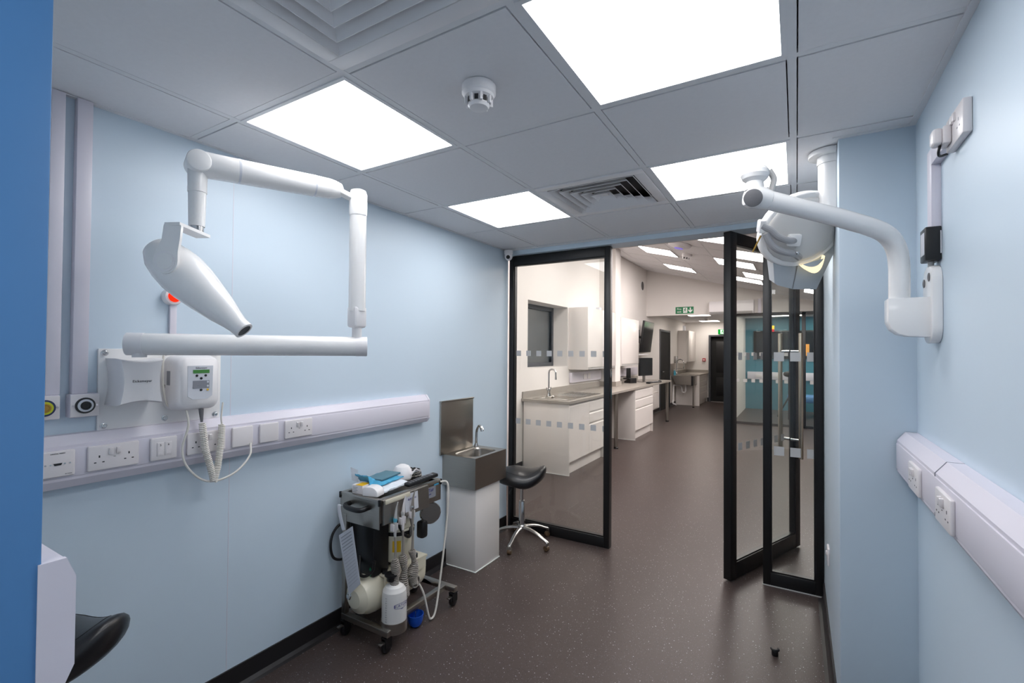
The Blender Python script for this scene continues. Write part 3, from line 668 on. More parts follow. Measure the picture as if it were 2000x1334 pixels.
MB().add([(p[0],p[1],z) for p in lab for z in (.42,.48)],[(2*i,2*i+2,2*i+3,2*i+1) for i in range(4)],T).build('warning_label','yellow',mo,W=True)
MB().box(-2.02,-1.83,1.78,2.10,.318,.332,b=.003).prism([(-1.835,.335),(-1.825,.335),(-1.825,.27),(-1.835,.29)],1.77,2.08,'y').build('motor_bracket','cream',CT,W=True)
for y in (1.80,2.03): MB().cyl((-1.86,y,.332),(-1.86,y,.352),.014).build('rubber_mount','black',CT,W=True)
tk=MB().lathe([(.0,0),(.045,.006),(.08,.03),(.098,.07),(.103,.11),(.103,.40),(.095,.44),(.07,.47),(.03,.485),(0,.487)],(-1.935,1.655,.235),(0,1,0),n=36).build('air_tank','cream',CT,W=True)
MB().lathe([(.022,0),(.022,.012),(.014,.014),(.014,.02)],(-1.965,1.672,.245),(-.1,-1,0),n=8).lathe([(.03,0),(.03,.006)],(-1.965,1.680,.245),(-.1,-1,0)).build('drain_plug','steelpol',tk,W=True)
MB().tube(smooth([(-1.98,1.74,.42),(-1.94,1.70,.355),(-1.90,1.705,.345),(-1.875,1.73,.37),(-1.868,1.735,.42)],5),.008,8).build('black_hose','black',CT,W=True)
MB().tube(smooth([(-1.84,1.86,.60),(-1.80,1.85,.56),(-1.79,1.875,.52),(-1.80,1.92,.50),(-1.83,1.95,.55),(-1.84,1.955,.60)],5),.008,8).build('black_hose','black',CT,W=True)
MB().box(-1.84,-1.79,2.01,2.06,.45,.545,b=.014).build('regulator','black',CT,W=True)
MB().tube(smooth([(-2.09,1.74,.56),(-2.12,1.72,.56),(-2.125,1.68,.52),(-2.12,1.665,.46),(-2.115,1.68,.40),(-2.10,1.72,.38),(-2.09,1.76,.40)],6),.007,8).build('power_cable','black',CT,W=True)
# water bottle in its cup
bt=MB().lathe([(.0,.112),(.058,.112),(.062,.118),(.0625,.14),(.062,.255),(.058,.285),(.045,.305),(.024,.318),(.02,.322),(.02,.335)],(-1.765,1.775,0),n=36).build('water_bottle','bottlep',CT,W=True)
MB().lathe([(.0645,.085),(.0655,.087),(.0655,.14),(.064,.14),(.064,.088),(0,.088)],(-1.765,1.775,0),n=36,cap=False).build('bottle_cup','steel',CT,W=True)
MB().lathe([(.025,.332),(.026,.336),(.026,.352),(.036,.358),(.036,.366),(.02,.372)],(-1.775,1.765,0),n=20).build('bottle_cap','black',bt,W=True)
MB().box(-1.775,-1.755,1.775,1.792,.355,.392,b=.004).build('green_valve','green',bt,W=True)
def wrap(mb,cx,cy,r,ang0):   # bend text onto the bottle
    for i,p in enumerate(mb.v):
        a=ang0+p.x/r; rr=r-p.y; mb.v[i]=Vector((cx+rr*math.cos(a),cy+rr*math.sin(a),p.z))
    return mb
lt=MB().text('BURTONS',.019,(0,0,.225),ext=.0001); lt.text('dental',.006,(0,0,.209),ext=.0001)
wrap(lt,-1.765,1.775,.0628,math.radians(-8)); lt.build('lettering','purpleink',bt,W=True)
ov=MB(); P=[(.048*math.cos(a) if abs(math.cos(a))>0 else 0,.014*math.sin(a)) for a in [2*PI*i/40 for i in range(40)]]
P=[(max(-.04,min(.04,x*1.1)),z) for x,z in P]
ov.add([(x,0,.225+z) for x,z in P]+[(x*.95,0,.225+z*.86) for x,z in P],[(i,(i+1)%40,40+(i+1)%40,40+i) for i in range(40)]); wrap(ov,-1.765,1.775,.0631,math.radians(-8)); ov.build('logo_outline','purpleink',bt,W=True)
tk_=MB()
for i in range(11): tk_.box(-.004 if i%2 else -.007,.003,-.0003,.0001,.15+i*.0115-.0006,.15+i*.0115+.0006)
wrap(tk_,-1.765,1.775,.0628,math.radians(-83)); tk_.build('level_marks','ink',bt,W=True)
# white hose hanging at the far front corner
cable('white_hose',[(-1.795,2.165,.735),(-1.765,2.19,.73),(-1.755,2.19,.65),(-1.755,2.17,.45),(-1.752,2.11,.15),(-1.75,2.075,.03),(-1.752,2.04,.012),(-1.752,2.02,.05),(-1.76,1.99,.17),(-1.775,1.95,.26)],.0055,'cablewhite','',CT,cat=None)
# hanging paper tag
pg=thing('paper_tag','long white printed sheet hanging on a strap from the trolley handle','paper',(-1.975,1.642,.40))
pp=MB(); pts=[(-2.055,.60),(-2.005,.63),(-1.99,.56),(-1.945,.365),(-1.985,.34),(-2.03,.41)]
SC=[(-2.021, 1.636, 0.551), (-1.918, 1.634, 0.618), (-1.858, 1.636, 0.345), (-1.942, 1.638, 0.267)]
MB().add(SC+[(x,y+.0015,z) for x,y,z in SC],[(0,1,2,3),(7,6,5,4),(0,4,5,1),(1,5,6,2),(2,6,7,3),(3,7,4,0)]).build('sheet','paper',pg,W=True)
ln=MB()
for i in range(16):
    t=.06+.055*i; a=Vector(SC[0]).lerp(Vector(SC[3]),t)-Vector((0,.0008,0)); b=Vector(SC[1]).lerp(Vector(SC[2]),t)-Vector((0,.0008,0))
    a2=a.lerp(b,.12); b2=a.lerp(b,.88); w_=(Vector((0,0,-.0016)) if i>4 else Vector((0,0,-.0045)))
    ln.add([a2,b2,b2+w_,a2+w_],[(0,1,2,3)])
ln.build('printed_lines','panelgrey',pg,W=True)
MB().tube(smooth([(-2.02,1.652,.70),(-2.022,1.638,.705),(-2.018,1.634,.68),(-2.0,1.633,.63),(-1.985,1.636,.585)],5),.011,8,flat=.12).build('strap','paper',pg,W=True)

# things lying on the trolley
zt=.7485
t=thing('face_mask_packet','crumpled blue plastic packet of face masks on top of the trolley','packet',(-1.98,1.90,zt))
def slab(cx,cy,a,b,z0,h,rot,amp,seed,n=14,curl=None):
    random.seed(seed); vs=[];fs=[]; m2=n
    for k in (0,1):
        for i in range(n+1):
            for j in range(m2+1):
                u=i/n*2-1; v=j/m2*2-1; e=max(abs(u),abs(v)); x,y=u*a,v*b
                top=h*(1-max(0,e-.6)/.4*.75)+random.uniform(-amp,amp); z=z0+(top if k else min(0.0,0)+ (0.0005))
                if curl: z+=curl(u,v)
                X_,Y_=x+random.uniform(-amp,amp),y+random.uniform(-amp,amp)
                vs.append((cx+X_*math.cos(rot)-Y_*math.sin(rot),cy+X_*math.sin(rot)+Y_*math.cos(rot),z))
    q=lambda k,i,j:k*(n+1)*(m2+1)+i*(m2+1)+j
    for i in range(n):
        for j in range(m2): fs.append((q(1,i,j),q(1,i+1,j),q(1,i+1,j+1),q(1,i,j+1))); fs.append((q(0,i,j),q(0,i,j+1),q(0,i+1,j+1),q(0,i+1,j)))
    for i in range(n): fs.append((q(0,i,0),q(0,i+1,0),q(1,i+1,0),q(1,i,0))); fs.append((q(0,i,m2),q(1,i,m2),q(1,i+1,m2),q(0,i+1,m2)))
    for j in range(m2): fs.append((q(0,0,j),q(1,0,j),q(1,0,j+1),q(0,0,j+1))); fs.append((q(0,n,j),q(0,n,j+1),q(1,n,j+1),q(1,n,j)))
    return MB().add(vs,fs)
slab(-1.975,1.885,.095,.112,zt,.035,.12,.003,3).build('clear_wrap','film',t,W=True)
slab(-1.985,1.875,.082,.108,zt+.034,.022,.15,.003,5,curl=lambda u,v:(max(0,-v-.55)*.10 if u<.2 else 0)).build('blue_film','maskblue',t,W=True)
MB().box(-.052,.052,-.085,.085,0,.01,b=.003,T=Matrix.Translation((-1.975,1.895,zt+.052))@Matrix.Rotation(.15,4,'Z')).build('mask_stack','maskpad',t,W=True)
MB().add([(-2.07,1.755,zt+.05),(-2.035,1.77,zt+.04),(-2.035,1.768,zt+.105),(-2.075,1.75,zt+.12),(-2.072,1.757,zt+.05),(-2.037,1.772,zt+.04),(-2.037,1.770,zt+.105),(-2.077,1.752,zt+.12)],[(0,1,2,3),(7,6,5,4),(0,4,5,1),(1,5,6,2),(2,6,7,3),(3,7,4,0)]).build('open_flap','film',t,W=True)
t=thing('cardboard_box','small white printed carton at the front left of the trolley top','box',(-1.985,1.745,zt),.12)
MB().box(-.034,.034,-.028,.028,0,.045,b=.001).build('carton','accessory',t); MB().box(-.012,.034,-.0285,.0285,.0445,.0458).build('top_print','yellow',t)
q=MB()
for i in range(4): q.box(-.028,-.004+.006*(i%2),-.0288,-.028,.008+i*.008,.010+i*.008)
q.build('printed_lines','panelgrey',t)
t=thing('dispenser_cover','curved white plastic cover lying on the near corner of the trolley','plastic cover',(-1.895,1.748,zt),.25)
pr=[(-.045,0),(.045,0),(.045,.012)]+[(.045*math.cos(a)-.0+0,.012+.036*math.sin(a)) for a in [PI/2*i/8 for i in range(1,9)]]+[(-.03,.046),(-.045,.036)]
MB().prism(pr,-.032,.032,'y',bev=.004).build('cover','plastic',t)
t=thing('round_white_shade','round white plastic dome lying behind the mask packet on the trolley','plastic dome',(-1.99,2.055,zt))
MB().lathe([(.05,0),(.056,.01),(.057,.03),(.052,.055),(.038,.075),(.018,.085),(0,.087)],n=32).build('dome','plastic',t)
t=thing('coiled_leads','loops of grey cable lying at the back end of the trolley top','cable',(-1.99,2.12,zt))
for i in range(5):
    MB().tube([(p.x*(1.0-.05*i),p.y*(.8),.006+.0075*i+.004*math.sin(3*k)) for k,p in enumerate(arc((0,0,0),.07,0,2*PI,30,(1,0,0),(0,1,0)))],.0042,6,T=Matrix.Rotation(.3*i,4,'Z')).build('cable_loop','cablegrey' if i%2 else 'black',t)
t=thing('remote_control','long black remote control with rows of buttons leaning on the trolley edge','remote control',(-1.845,2.06,zt+.006),math.radians(80))
T=Matrix.Rotation(-.10,4,'Y'); MB().box(-.105,.105,-.024,.024,0,.02,b=.006,T=T).build('case','black',t)
for i in range(9):
    q=MB()
    for j in range(3): q.box(-.09+i*.019,-.078+i*.019,-.017+j*.012,-.009+j*.012,.0195,.022,b=.001,T=T)
    q.build('buttons','greycap' if i<8 else 'panelgrey',t)
t=thing('plastic_stirrers','small bunch of white plastic tips beside the remote control','instruments',(-1.93,2.085,zt+.03))
for i in range(4): MB().tube([(-.02+.006*i,-.02,.0),(.0+.004*i,.01,.012+.006*i),(.035,.03-.012*i,.02+.004*i)],[.006,.005,.002],8).build('tip','accessory',t)
# bowl on the floor
t=thing('blue_bowl','small blue plastic bowl on the floor beside the trolley','bowl',(-1.79,1.96,0))
MB().lathe([(.0,.001),(.02,.001),(.032,.012),(.041,.035),(.0445,.068),(.042,.068),(.038,.036),(.029,.016),(.016,.006),(0,.005)],n=32,cap=False).build('bowl','bluebowl',t)
MB().tube([(.005,-.01,.01),(.0,.0,.04),(-.004,.005,.075)],[.004,.004,.002],8).build('metal_tip','steelpol',t)

# ================================================================ right wall: lamp arm, power lead, sockets
LA=thing('wall_lamp_arm','white curved tube arm bracketed to the right wall, ending in a grey capped joint','lamp arm',(XR,1.96,1.53),RZR)
def rounded(hw,z0,z1,r,n=8):
    out=[]
    for cx,cz,t0 in ((hw-r,z1-r,0),(-hw+r,z1-r,PI/2),(-hw+r,z0+r,PI),(hw-r,z0+r,3*PI/2)):
        for i in range(n+1): t=t0+PI/2*i/n; out.append((cx+r*math.cos(t),cz+r*math.sin(t)))
    return out
MB().prism(rounded(.062,0.005,.25,.05),-.026,0,'y',bev=.004).build('wall_plate','enamel',LA)
for x,z in ((-.042,.200),(.024,.213),(-.040,.040)):
    MB().lathe([(.0135,0),(.0135,.002),(.010,.003)],(x,-.026,z),(0,-1,0),n=18).build('screw_cap','greycap',LA)
def blockpts():
    return [(-.012,.150),(-.131,.150),(-.131,.075),(-.122,.050),(-.104,.034),(-.08,.027),(-.012,.024)]
MB().prism(blockpts(),-.036,.040,'x',bev=.003).build('bracket_block','enamel',LA)
pth=[(.287,1.95,1.66),(.287,1.948,1.74),(.286,1.945,1.79),(.279,1.935,1.835),(.262,1.918,1.870),(.235,1.895,1.893),(.19,1.865,1.912),(.118,1.820,1.935),(.007,1.753,1.966),(-.115,1.680,2.000)]
at=smooth(pth[:7],5)+[Vector(p) for p in pth[7:]]
LAo=MB().tube(at,[.0285]*(len(at)-1)+[.030],28)
def toLocal(mb,o):   # world coordinates into the turned frame of the arm
    inv=(Matrix.Translation(o.location)@o.rotation_euler.to_matrix().to_4x4()).inverted(); mb.v=[inv@p for p in mb.v]; return mb
toLocal(LAo,LA).build('curved_tube','enamel',LA)
dA=(Vector((-.115,1.680,2.0))-Vector((.007,1.753,1.966))).normalized(); E0=Vector((-.105,1.686,1.997))
kn=MB().tube([E0-dA*.035,E0-dA*.033,E0,E0+dA*.02,E0+dA*.036,E0+dA*.042],[.029,.031,.036,.038,.032,.018],24)
toLocal(kn,LA).build('elbow_knuckle','enamel',LA)
vd=Vector((.30,-.86,-.42)).normalized(); vd=Vector((-.05,-.93,-.36)).normalized()
gc=MB().lathe([(.0275,0),(.027,.003),(.02,.005),(0,.006)],E0+dA*.012+vd*.0335,vd,n=28); toLocal(gc,LA).build('oval_cap','greycap',LA)
kj=MB().lathe([(.030,.02),(.027,.030),(.026,.046),(.029,.049),(.037,.056),(.042,.068),(.041,.080),(.034,.091),(.02,.098),(0,.1)],E0+dA*.012,(0.02,0,1),n=28); toLocal(kj,LA).build('joint_head','enamel',LA)
sj=MB().tube(smooth([E0+Vector((.030,.014,.088)),E0+Vector((.043,.022,.062)),E0+Vector((.040,.020,.038)),E0+Vector((.034,.016,.015))],4),.011,12,flat=.8); toLocal(sj,LA).build('link_strap','greyplastic',LA)

# operating lamp hanging behind the arm, on a column beside the pillar
OL=thing('dental_operating_lamp','large round white dental lamp on a ceiling column beside the blue pillar','dental lamp',(.06,2.42,2.36))
dshape=lambda r,cx,x1,n=14:[(cx+r*math.cos(a),2.40+r*math.sin(a)) for a in [PI/2+PI*i/n for i in range(n+1)]]+[(x1,2.40-r),(x1,2.40+r)]
MB().prism(dshape(.042,.122,.144),2.07,2.335,'z').prism(dshape(.0425,.122,.1442),2.069,2.072,'z').build('column','enamel',OL,W=True)
MB().prism(dshape(.046,.122,.144),2.305,2.34,'z').prism(dshape(.078,.122,.144),2.338,2.359,'z',bev=.003).build('ceiling_flange','enamel',OL,W=True)
fx=Vector((.35,-.85,-.38)).normalized()   # lamp face direction
fr=Vector((0,0,1)).cross(fx).normalized(); fu=fx.cross(fr).normalized(); LC=Vector((.035,2.44,2.085))
RF=Matrix((( fr.x,fx.x,fu.x),(fr.y,fx.y,fu.y),(fr.z,fx.z,fu.z))).to_4x4(); RF.translation=LC
def F(x,d_,z): return RF@Vector((x,d_,z))
# dome: squashed ball, flat front
def clampw(mb): mb.v=[Vector((min(p.x,.143),p.y,p.z)) for p in mb.v]; return mb
def FW(mb): mb.v=[RF@p for p in mb.v]; return clampw(mb)
dm=FW(MB().ball((-.02,0,-.035),(.172,.105,.165),44,22,fn=lambda p:Vector((p.x+.12*p.z,min(p.y,.03),p.z)))).build('dome_shell','enamel',OL,W=True,ang=60)
FW(MB().ball((-.02,.032,-.035),(.150,.022,.140),36,10,fn=lambda p:Vector((p.x+.12*p.z,p.y,p.z)))).build('front_face','facegrey',dm,W=True,ang=60)
hs=MB(); hv=[]
for d_ in (-.07,.02):
    for x,z in ((-.125,-.13),(-.095,-.275),(-.08,-.285),(-.011,-.305),(.09,-.307),(.15,-.14),(.12,-.05)): hv.append(Vector((x,d_*(1 if z>-.2 else .75),z)))
hs.add(hv,[tuple(range(7)),tuple(range(13,6,-1))]+[(i,(i+1)%7,7+(i+1)%7,7+i) for i in range(7)]); FW(hs).build('lower_housing','housing',OL,W=True,ang=30)
FW(MB().add([(x,d_,z) for x,d_,z in ((-.012,.0215,-.17),(-.009,.0215,-.17),(-.012,.0165,-.303),(-.015,.0165,-.303))],[(0,1,2,3)])).build('housing_seam','greycap',OL,W=True)
P0,P1,P2=(-.010,-.186),(.055,-.238),(.083,-.145)
def qb(a,b,c,t): return ((1-t)**2*a[0]+2*t*(1-t)*b[0]+t*t*c[0],(1-t)**2*a[1]+2*t*(1-t)*b[1]+t*t*c[1])
out=[qb(P0,(.085,-.275),P2,i/12) for i in range(13)]; inn=[qb((P0[0]+.008,P0[1]+.004),(.058,-.215),(P2[0]-.002,P2[1]-.012),i/12) for i in range(13)]
v4=[(x,.052,z) for x,z in out]+[(x,.052,z) for x,z in inn]+[(x,.02,z) for x,z in out]
FW(MB().add(v4,[(i,i+1,14+i,13+i) for i in range(12)]+[(26+i,27+i,i+1,i) for i in range(12)])).build('slot_reflection','warmglow',OL,W=True)  # warm reflection in the lamp opening, drawn as a glowing band
FW(MB().add([(x,.050,z) for x,z in inn],[tuple(range(13))])).build('reflector','steelpol',OL,W=True)
for pts_ in (((-.205,.075,-.005),(-.17,.085,-.022),(-.138,.09,-.050),(-.097,.088,-.067),(-.058,.060,-.074)),((-.188,.085,-.036),(-.168,.095,-.075),(-.138,.10,-.102),(-.097,.095,-.118),(-.056,.08,-.128),(-.022,.05,-.150))):
    FW(MB().tube(smooth(pts_,6),[.0145]*((len(pts_)-1)*6+1),12)).build('grab_handle','handlegrey',OL,W=True)
FW(MB().box(-.085,-.03,.03,.072,-.10,-.045,b=.01)).build('handle_mount','enamel',OL,W=True)
FW(MB().box(-.216,-.190,.04,.085,-.035,.02,b=.006)).build('handle_mount','enamel',OL,W=True)
FW(MB().tube([(-.205,.08,-.045),(-.232,.085,-.115)],[.004,.003],8)).build('sterile_pin','brass',OL,W=True)
FW(MB().lathe([(.007,0),(.007,.006),(.003,.009)],(-.052,.096,-.120),(0,1,0),n=12)).build('knob','steelpol',OL,W=True)

# power lead: duct, transformer, socket with plug
t=thing('wall_duct','right angled white duct on the right wall between plug and black transformer','cable duct',(XR,1.94,1.88),RZR)
MB().box(-.026,.026,-.024,0,.0,.262,b=.001).build('vertical_run','pvc',t); MB().box(.026,.165,-.024,0,.21,.262,b=.001).build('horizontal_run','pvc',t)
t=thing('transformer','black plastic power transformer on the right wall above the lamp bracket','power adapter',(XR,1.945,1.792),RZR)
MB().box(-.036,.036,-.04,0,0,.105,b=.004).build('case','black',t); MB().box(-.022,.026,-.0408,-.0395,.02,.09).build('rating_label','paper',t); MB().box(.0355,.0366,-.004,-.001,.02,.09).build('side_label','paper',t)
MB().cyl((0,-.02,-.016),(0,-.02,.002),.008).build('cable_gland','greyplastic',t)
t=thing('double_socket','white wall socket with a plug in it high on the right wall','socket',(XR,1.685,2.112),RZR)
MB().box(-.078,.078,-.020,0,-.045,.045,b=.004).build('face_plate','accessory',t)
for s in (-1,1): MB().box(s*.0105-.006,s*.0105+.006,-.026,-.018,.012,.034,b=.0015).build('rocker_switch','accessory',t)
q=MB().box(.040,.044,-.0205,-.0195,.001,.009).box(.0275,.034,-.0205,-.0195,-.0165,-.013).box(.050,.0565,-.0205,-.0195,-.0165,-.013).build('pin_slots','panelgrey',t)
t=thing('mains_plug','white three pin plug pushed into the high wall socket','plug',(XR-.020,1.727,2.105),RZR)
MB().box(-.026,.026,-.018,0,-.026,.024,b=.005).build('body','accessory',t); MB().box(-.022,.022,-.040,-.016,-.024,.022,b=.01,seg=3).build('grip','accessory',t)
MB().tube(smooth([(0,-.02,-.022),(-.006,-.022,-.038),(-.022,-.016,-.045),(-.045,.004,-.035)],5),.0035,8).build('lead','black',t)
# pillar side socket, floor door stop
t=thing('low_socket','small white socket low on the side of the blue pillar','socket',(.145,2.955,.455),RZR)
MB().box(-.043,.043,-.010,0,-.043,.043,b=.003).build('face_plate','accessory',t); MB().box(-.006,.006,-.016,-.009,.0,.02,b=.001).build('rocker_switch','accessory',t)
t=thing('floor_bung','small black rubber fitting standing on the floor near the glass door','door stop',(-.095,2.70,0))
MB().lathe([(.014,0),(.015,.003),(.015,.022),(.012,.026)],n=20).build('stem','black',t)
MB().tube([(p.x,p.y,.032) for p in arc((0,0,0),.016,-2.9,.5,14,(1,0,0),(0,1,0))],.006,8).build('collar','black',t)

# ================================================================ glazed partition
def frame_leaf(t,W_,H_,D_,st,top,bot,z0=0,glass=True,rows=(),name_p='glass_pane'):
    # local: x 0..W, y -D/2..D/2
    d=D_/2
    MB().box(0,st,-d,d,z0,H_,b=.002).build('stile','blackmetal',t); MB().box(W_-st,W_,-d,d,z0,H_,b=.002).build('stile','blackmetal',t)
    MB().box(st,W_-st,-d,d,H_-top,H_,b=.002).build('top_rail','blackmetal',t); MB().box(st,W_-st,-d,d,z0,z0+bot,b=.002).build('bottom_rail','blackmetal',t)
    b=MB()
    for q in ((st,st+.008,z0+bot,H_-top),(W_-st-.008,W_-st,z0+bot,H_-top),(st+.008,W_-st-.008,z0+bot,z0+bot+.008),(st+.008,W_-st-.008,H_-top-.008,H_-top)): b.box(q[0],q[1],-d*.6,d*.6,q[2],q[3])
    b.build('glazing_bead','black',t)
    g=MB().box(st+.001,W_-st-.001,-.004,.004,z0+bot+.001,H_-top-.001).build(name_p,'pane',t)
    if rows:
        for z,n,sx,pitch,x0 in rows:
            for i in range(n): MB().box(x0+i*pitch,x0+i*pitch+sx,-.0052,-.0042,z-sx/2,z+sx/2).build('etched_square','frit',g)
t=thing('glass_partition','tall fixed glass panel in a black frame left of the opening','glass panel',(XL+.002,YP+.03,0))
frame_leaf(t,.905,2.318,.06,.042,.075,.078,rows=((1.485,9,.046,.0975,.06),(.905,9,.046,.0975,.06)))
MB().box(.9055,.9085,-.015,.015,1.30,1.37,b=.001).box(.907,.909,-.012,.012,1.14,1.22).build('strike_plate','steelpol',t)
t=thing('glass_side_panel','narrow fixed glass panel in a black frame against the pillar','glass panel',(-.19,YP+.03,0))
frame_leaf(t,.333,2.318,.06,.043,.06,.085,rows=((1.478,3,.058,.092,.062),(.868,3,.058,.092,.062)))
MB().box(-.002,.333,-.034,.034,0,.006).build('sealant_bead','greyplastic',t)
dl=thing('glass_door','open black framed glass pivot door with long steel bar handles','door',(-.395,3.395,0),math.atan2(.93,.40))
frame_leaf(dl,1.0,2.305,.05,.075,.07,.105,z0=.012,rows=((1.478,7,.05,.1,.13),(.868,7,.05,.1,.13)))
for s in (-1,1):
    hb=MB().cyl((.895,s*.075,.70),(.895,s*.075,1.655),.0155,b=.002,n=20).build('bar_handle','handle',dl)
    for z in (.84,1.515): MB().cyl((.895,s*.005,z),(.895,s*.066,z),.011,n=16).build('standoff','steelpol',hb)
MB().cyl((.07,0,.0),(.07,0,.014),.02).build('pivot','steelpol',dl)

# ================================================================ far room shell
def fz(x): return 2.619-.265*x
YE=11.05
q=MB()
for y0,y1,z0,z1 in ((3.60,5.38,0,3.7),(6.63,YE+4.7,0,3.7),(5.38,6.63,0,1.28),(5.38,6.63,2.18,3.7)): q.box(FXL-.3,FXL,y0,y1,z0,z1)
struct('wall_far_left',q,'wallwhite')
struct('wall_far_near_side',MB().box(FXL,XL-.1,3.50,3.60,0,3.6).box(XL-.1,.145,3.60,3.62,2.322,3.3).box(.485,3.2,3.50,3.60,0,2.8),'wallwhite')
struct('wall_nib',MB().box(FXL,-2.722,7.98,8.25,0,3.5),'wallwhite')
struct('wall_far_right',MB().box(3.2,3.3,3.5,15.6,0,2.8),'wallwhite')
struct('wall_bulkhead',MB().box(FXL,3.2,YE,YE+.12,2.345,3.7),'wallwhite')
fc_=MB()
fc_.add([(FXL,3.5,fz(FXL)),(1.0,3.5,fz(1.0)),(1.0,YE,fz(1.0)),(FXL,YE,fz(FXL))],[(0,3,2,1)]); fc_.add([(FXL,3.5,fz(FXL)+.05),(1.0,3.5,fz(1.0)+.05),(1.0,YE,fz(1.0)+.05),(FXL,YE,fz(FXL)+.05)],[(0,1,2,3)])
fc_.box(1.0,3.2,3.5,YE,fz(1.0),fz(1.0)+.05); struct('ceiling_far',fc_,'tile')
gb=MB()
def sl(x0,x1,y0,y1,h=.006):
    z0,z1=fz(x0),fz(x1); vs=[(x0,y0,z0-h),(x1,y0,z1-h),(x1,y1,z1-h),(x0,y1,z0-h),(x0,y0,z0+.01),(x1,y0,z1+.01),(x1,y1,z1+.01),(x0,y1,z0+.01)]
    gb.add(vs,[(0,3,2,1),(0,1,5,4),(1,2,6,5),(2,3,7,6),(3,0,4,7),(4,5,6,7)])
for x in (-2.74,-2.18,-1.62,-1.055,-.49,.10,.67): sl(x-.008,x+.008,3.6,YE,.003)
for k in range(13): sl(FXL,1.0,4.27+.6*k-.006,4.27+.6*k+.006,.003)
struct('trim_3',gb,'tilegap' if False else 'tbar')
# corridor beyond the bulkhead and the room behind the glass screen
struct('ceiling_corridor',MB().box(FXL,-1.2,YE+.12,15.6,2.45,2.5).box(-1.2,3.2,YE+.12,15.6,2.45,2.5),'tile')
struct('wall_far_back',MB().box(FXL,-2.325,15.6,15.7,0,2.45).box(-2.325,-1.3,15.6,15.7,2.045,2.45).box(-1.40,-1.2,15.4,15.6,0,2.45),'wallwhite')
struct('wall_corridor_right',MB().box(-1.26,-1.2,YE+.12,15.6,0,2.45),'wallwhite')
struct('wall_teal_back',MB().box(-1.2,3.2,14.3,14.4,0,2.45),'teal')
for n_,(a,b,x,s) in enumerate(((3.6,5.25,FXL,1),(6.5,7.96,FXL,1),(9.15,12.27,FXL,1),(13.4,14.1,FXL,1))): struct('baseboard_far',skirt(x,a,b,s),'skirt')
struct('baseboard_far_back',MB().box(-2.38,-2.30,15.585,15.6,0,.12),'skirt')
# window in the far left wall
wt=MB(); wy0,wy1,wz0,wz1=5.38,6.63,1.28,2.18; xw=FXL-.28
for a in ((wy0,wy0+.06,wz0,wz1),(wy1-.06,wy1,wz0,wz1),(wy0+.06,wy1-.06,wz0,wz0+.06),(wy0+.06,wy1-.06,wz1-.06,wz1)): wt.box(xw-.02,xw+.04,*a,b=.004)
wf=struct('window_1',wt,'greyframe')
for nm,mb,ma in (('window_pane',MB().box(xw+.005,xw+.012,wy0+.06,wy1-.06,wz0+.06,wz1-.06),'pane'),('blind',MB().box(xw-.012,xw-.006,wy0+.05,wy1-.05,wz0+.05,wz1-.05),'blind')):
    o=mb.build(nm,ma); wl=wf.location.copy(); o.parent=wf; o.location=o.location-wl
# far ceiling lights
def far_light(x0,x1,y0,y1,label):
    cx,cy=(x0+x1)/2,(y0+y1)/2; light_panel(cx,cy,fz(cx)-.012,label,'ledwarm','sloping ceiling lights',w=(x1-x0)+.024,d=(y1-y0)+.024,slope=-.265)
far_light(-2.17,-1.64,7.33,7.93,'narrow looking light panel nearest the white nib on the sloping ceiling')
far_light(-2.19,-1.66,9.10,9.68,'smallest light panel on the sloping ceiling, closest to the fire exit sign')
far_light(-1.05,-.51,5.55,6.13,'large light panel on the sloping ceiling just under the header, left of the door frame')
far_light(-1.05,-.51,7.34,7.92,'sloping ceiling light panel crossing the left stile of the open glass door')
far_light(-1.05,-.51,9.13,9.70,'sloping ceiling light panel low between the two black door stiles')
far_light(-.76,-.13,6.43,7.07,'brightest wide light panel seen through the open glass door, topmost')
far_light(-.76,.27,8.38,8.96,'long light panel seen through both glass panes below the lamp housing')
far_light(.10,.66,7.70,8.28,'light panel mostly hidden under the grey lamp housing')
far_light(.10,.66,9.13,9.70,'light panel at the right edge of the narrow glass panel')
far_light(-2.17,-1.64,3.80,4.38,'added fill light on the sloping ceiling, hidden above the fixed glass panel')  # added out of view to lift far room brightness
far_light(-1.05,-.51,3.80,4.38,'added fill light on the sloping ceiling, hidden above the opening header')  # extra panel out of sight, only to brighten the far room
far_light(-2.17,-1.64,5.55,6.13,'added fill light on the sloping ceiling, hidden behind the top of the fixed glass panel')  # third hidden panel added as fill for the far room
t=thing('ceiling_dome','white domed ceiling sensor with violet glow above the opening','ceiling sensor',(-1.36,6.62,fz(-1.36)-.002)); t.rotation_euler=(0,math.atan(.265),0)
MB().lathe([(.155,0),(.16,-.006),(.14,-.04),(.09,-.06),(0,-.066)],n=32).build('dome','plastic',t); MB().lathe([(.06,-.062),(.055,-.07),(0,-.073)],n=24).build('lens','violet',t)
s2=smoke((-1.42,7.45,fz(-1.42)),'white smoke detector on the sloping ceiling beside the violet dome'); s2.rotation_euler=(0,math.atan(.265),0); s2.scale=(1.3,1.3,1.3)
t=thing('wall_vent','round dark grille high on the white wall above the wall cabinets','air vent',(FXL,10.68,3.03-.02),RZL)
MB().lathe([(.112,0),(.112,.008),(.10,.010)],(0,0,0),(0,-1,0)).build('ring','plastic',t); MB().lathe([(.098,.006),(.098,.012)],(0,0,0),(0,-1,0)).build('dark_core','black',t)
q=MB()
for i in range(7):
    z=-.075+.025*i; hw=math.sqrt(.097**2-z*z); q.box(-hw,hw,-.0135,-.011,z-.002,z+.002)
q.build('louvres','greycap',t)

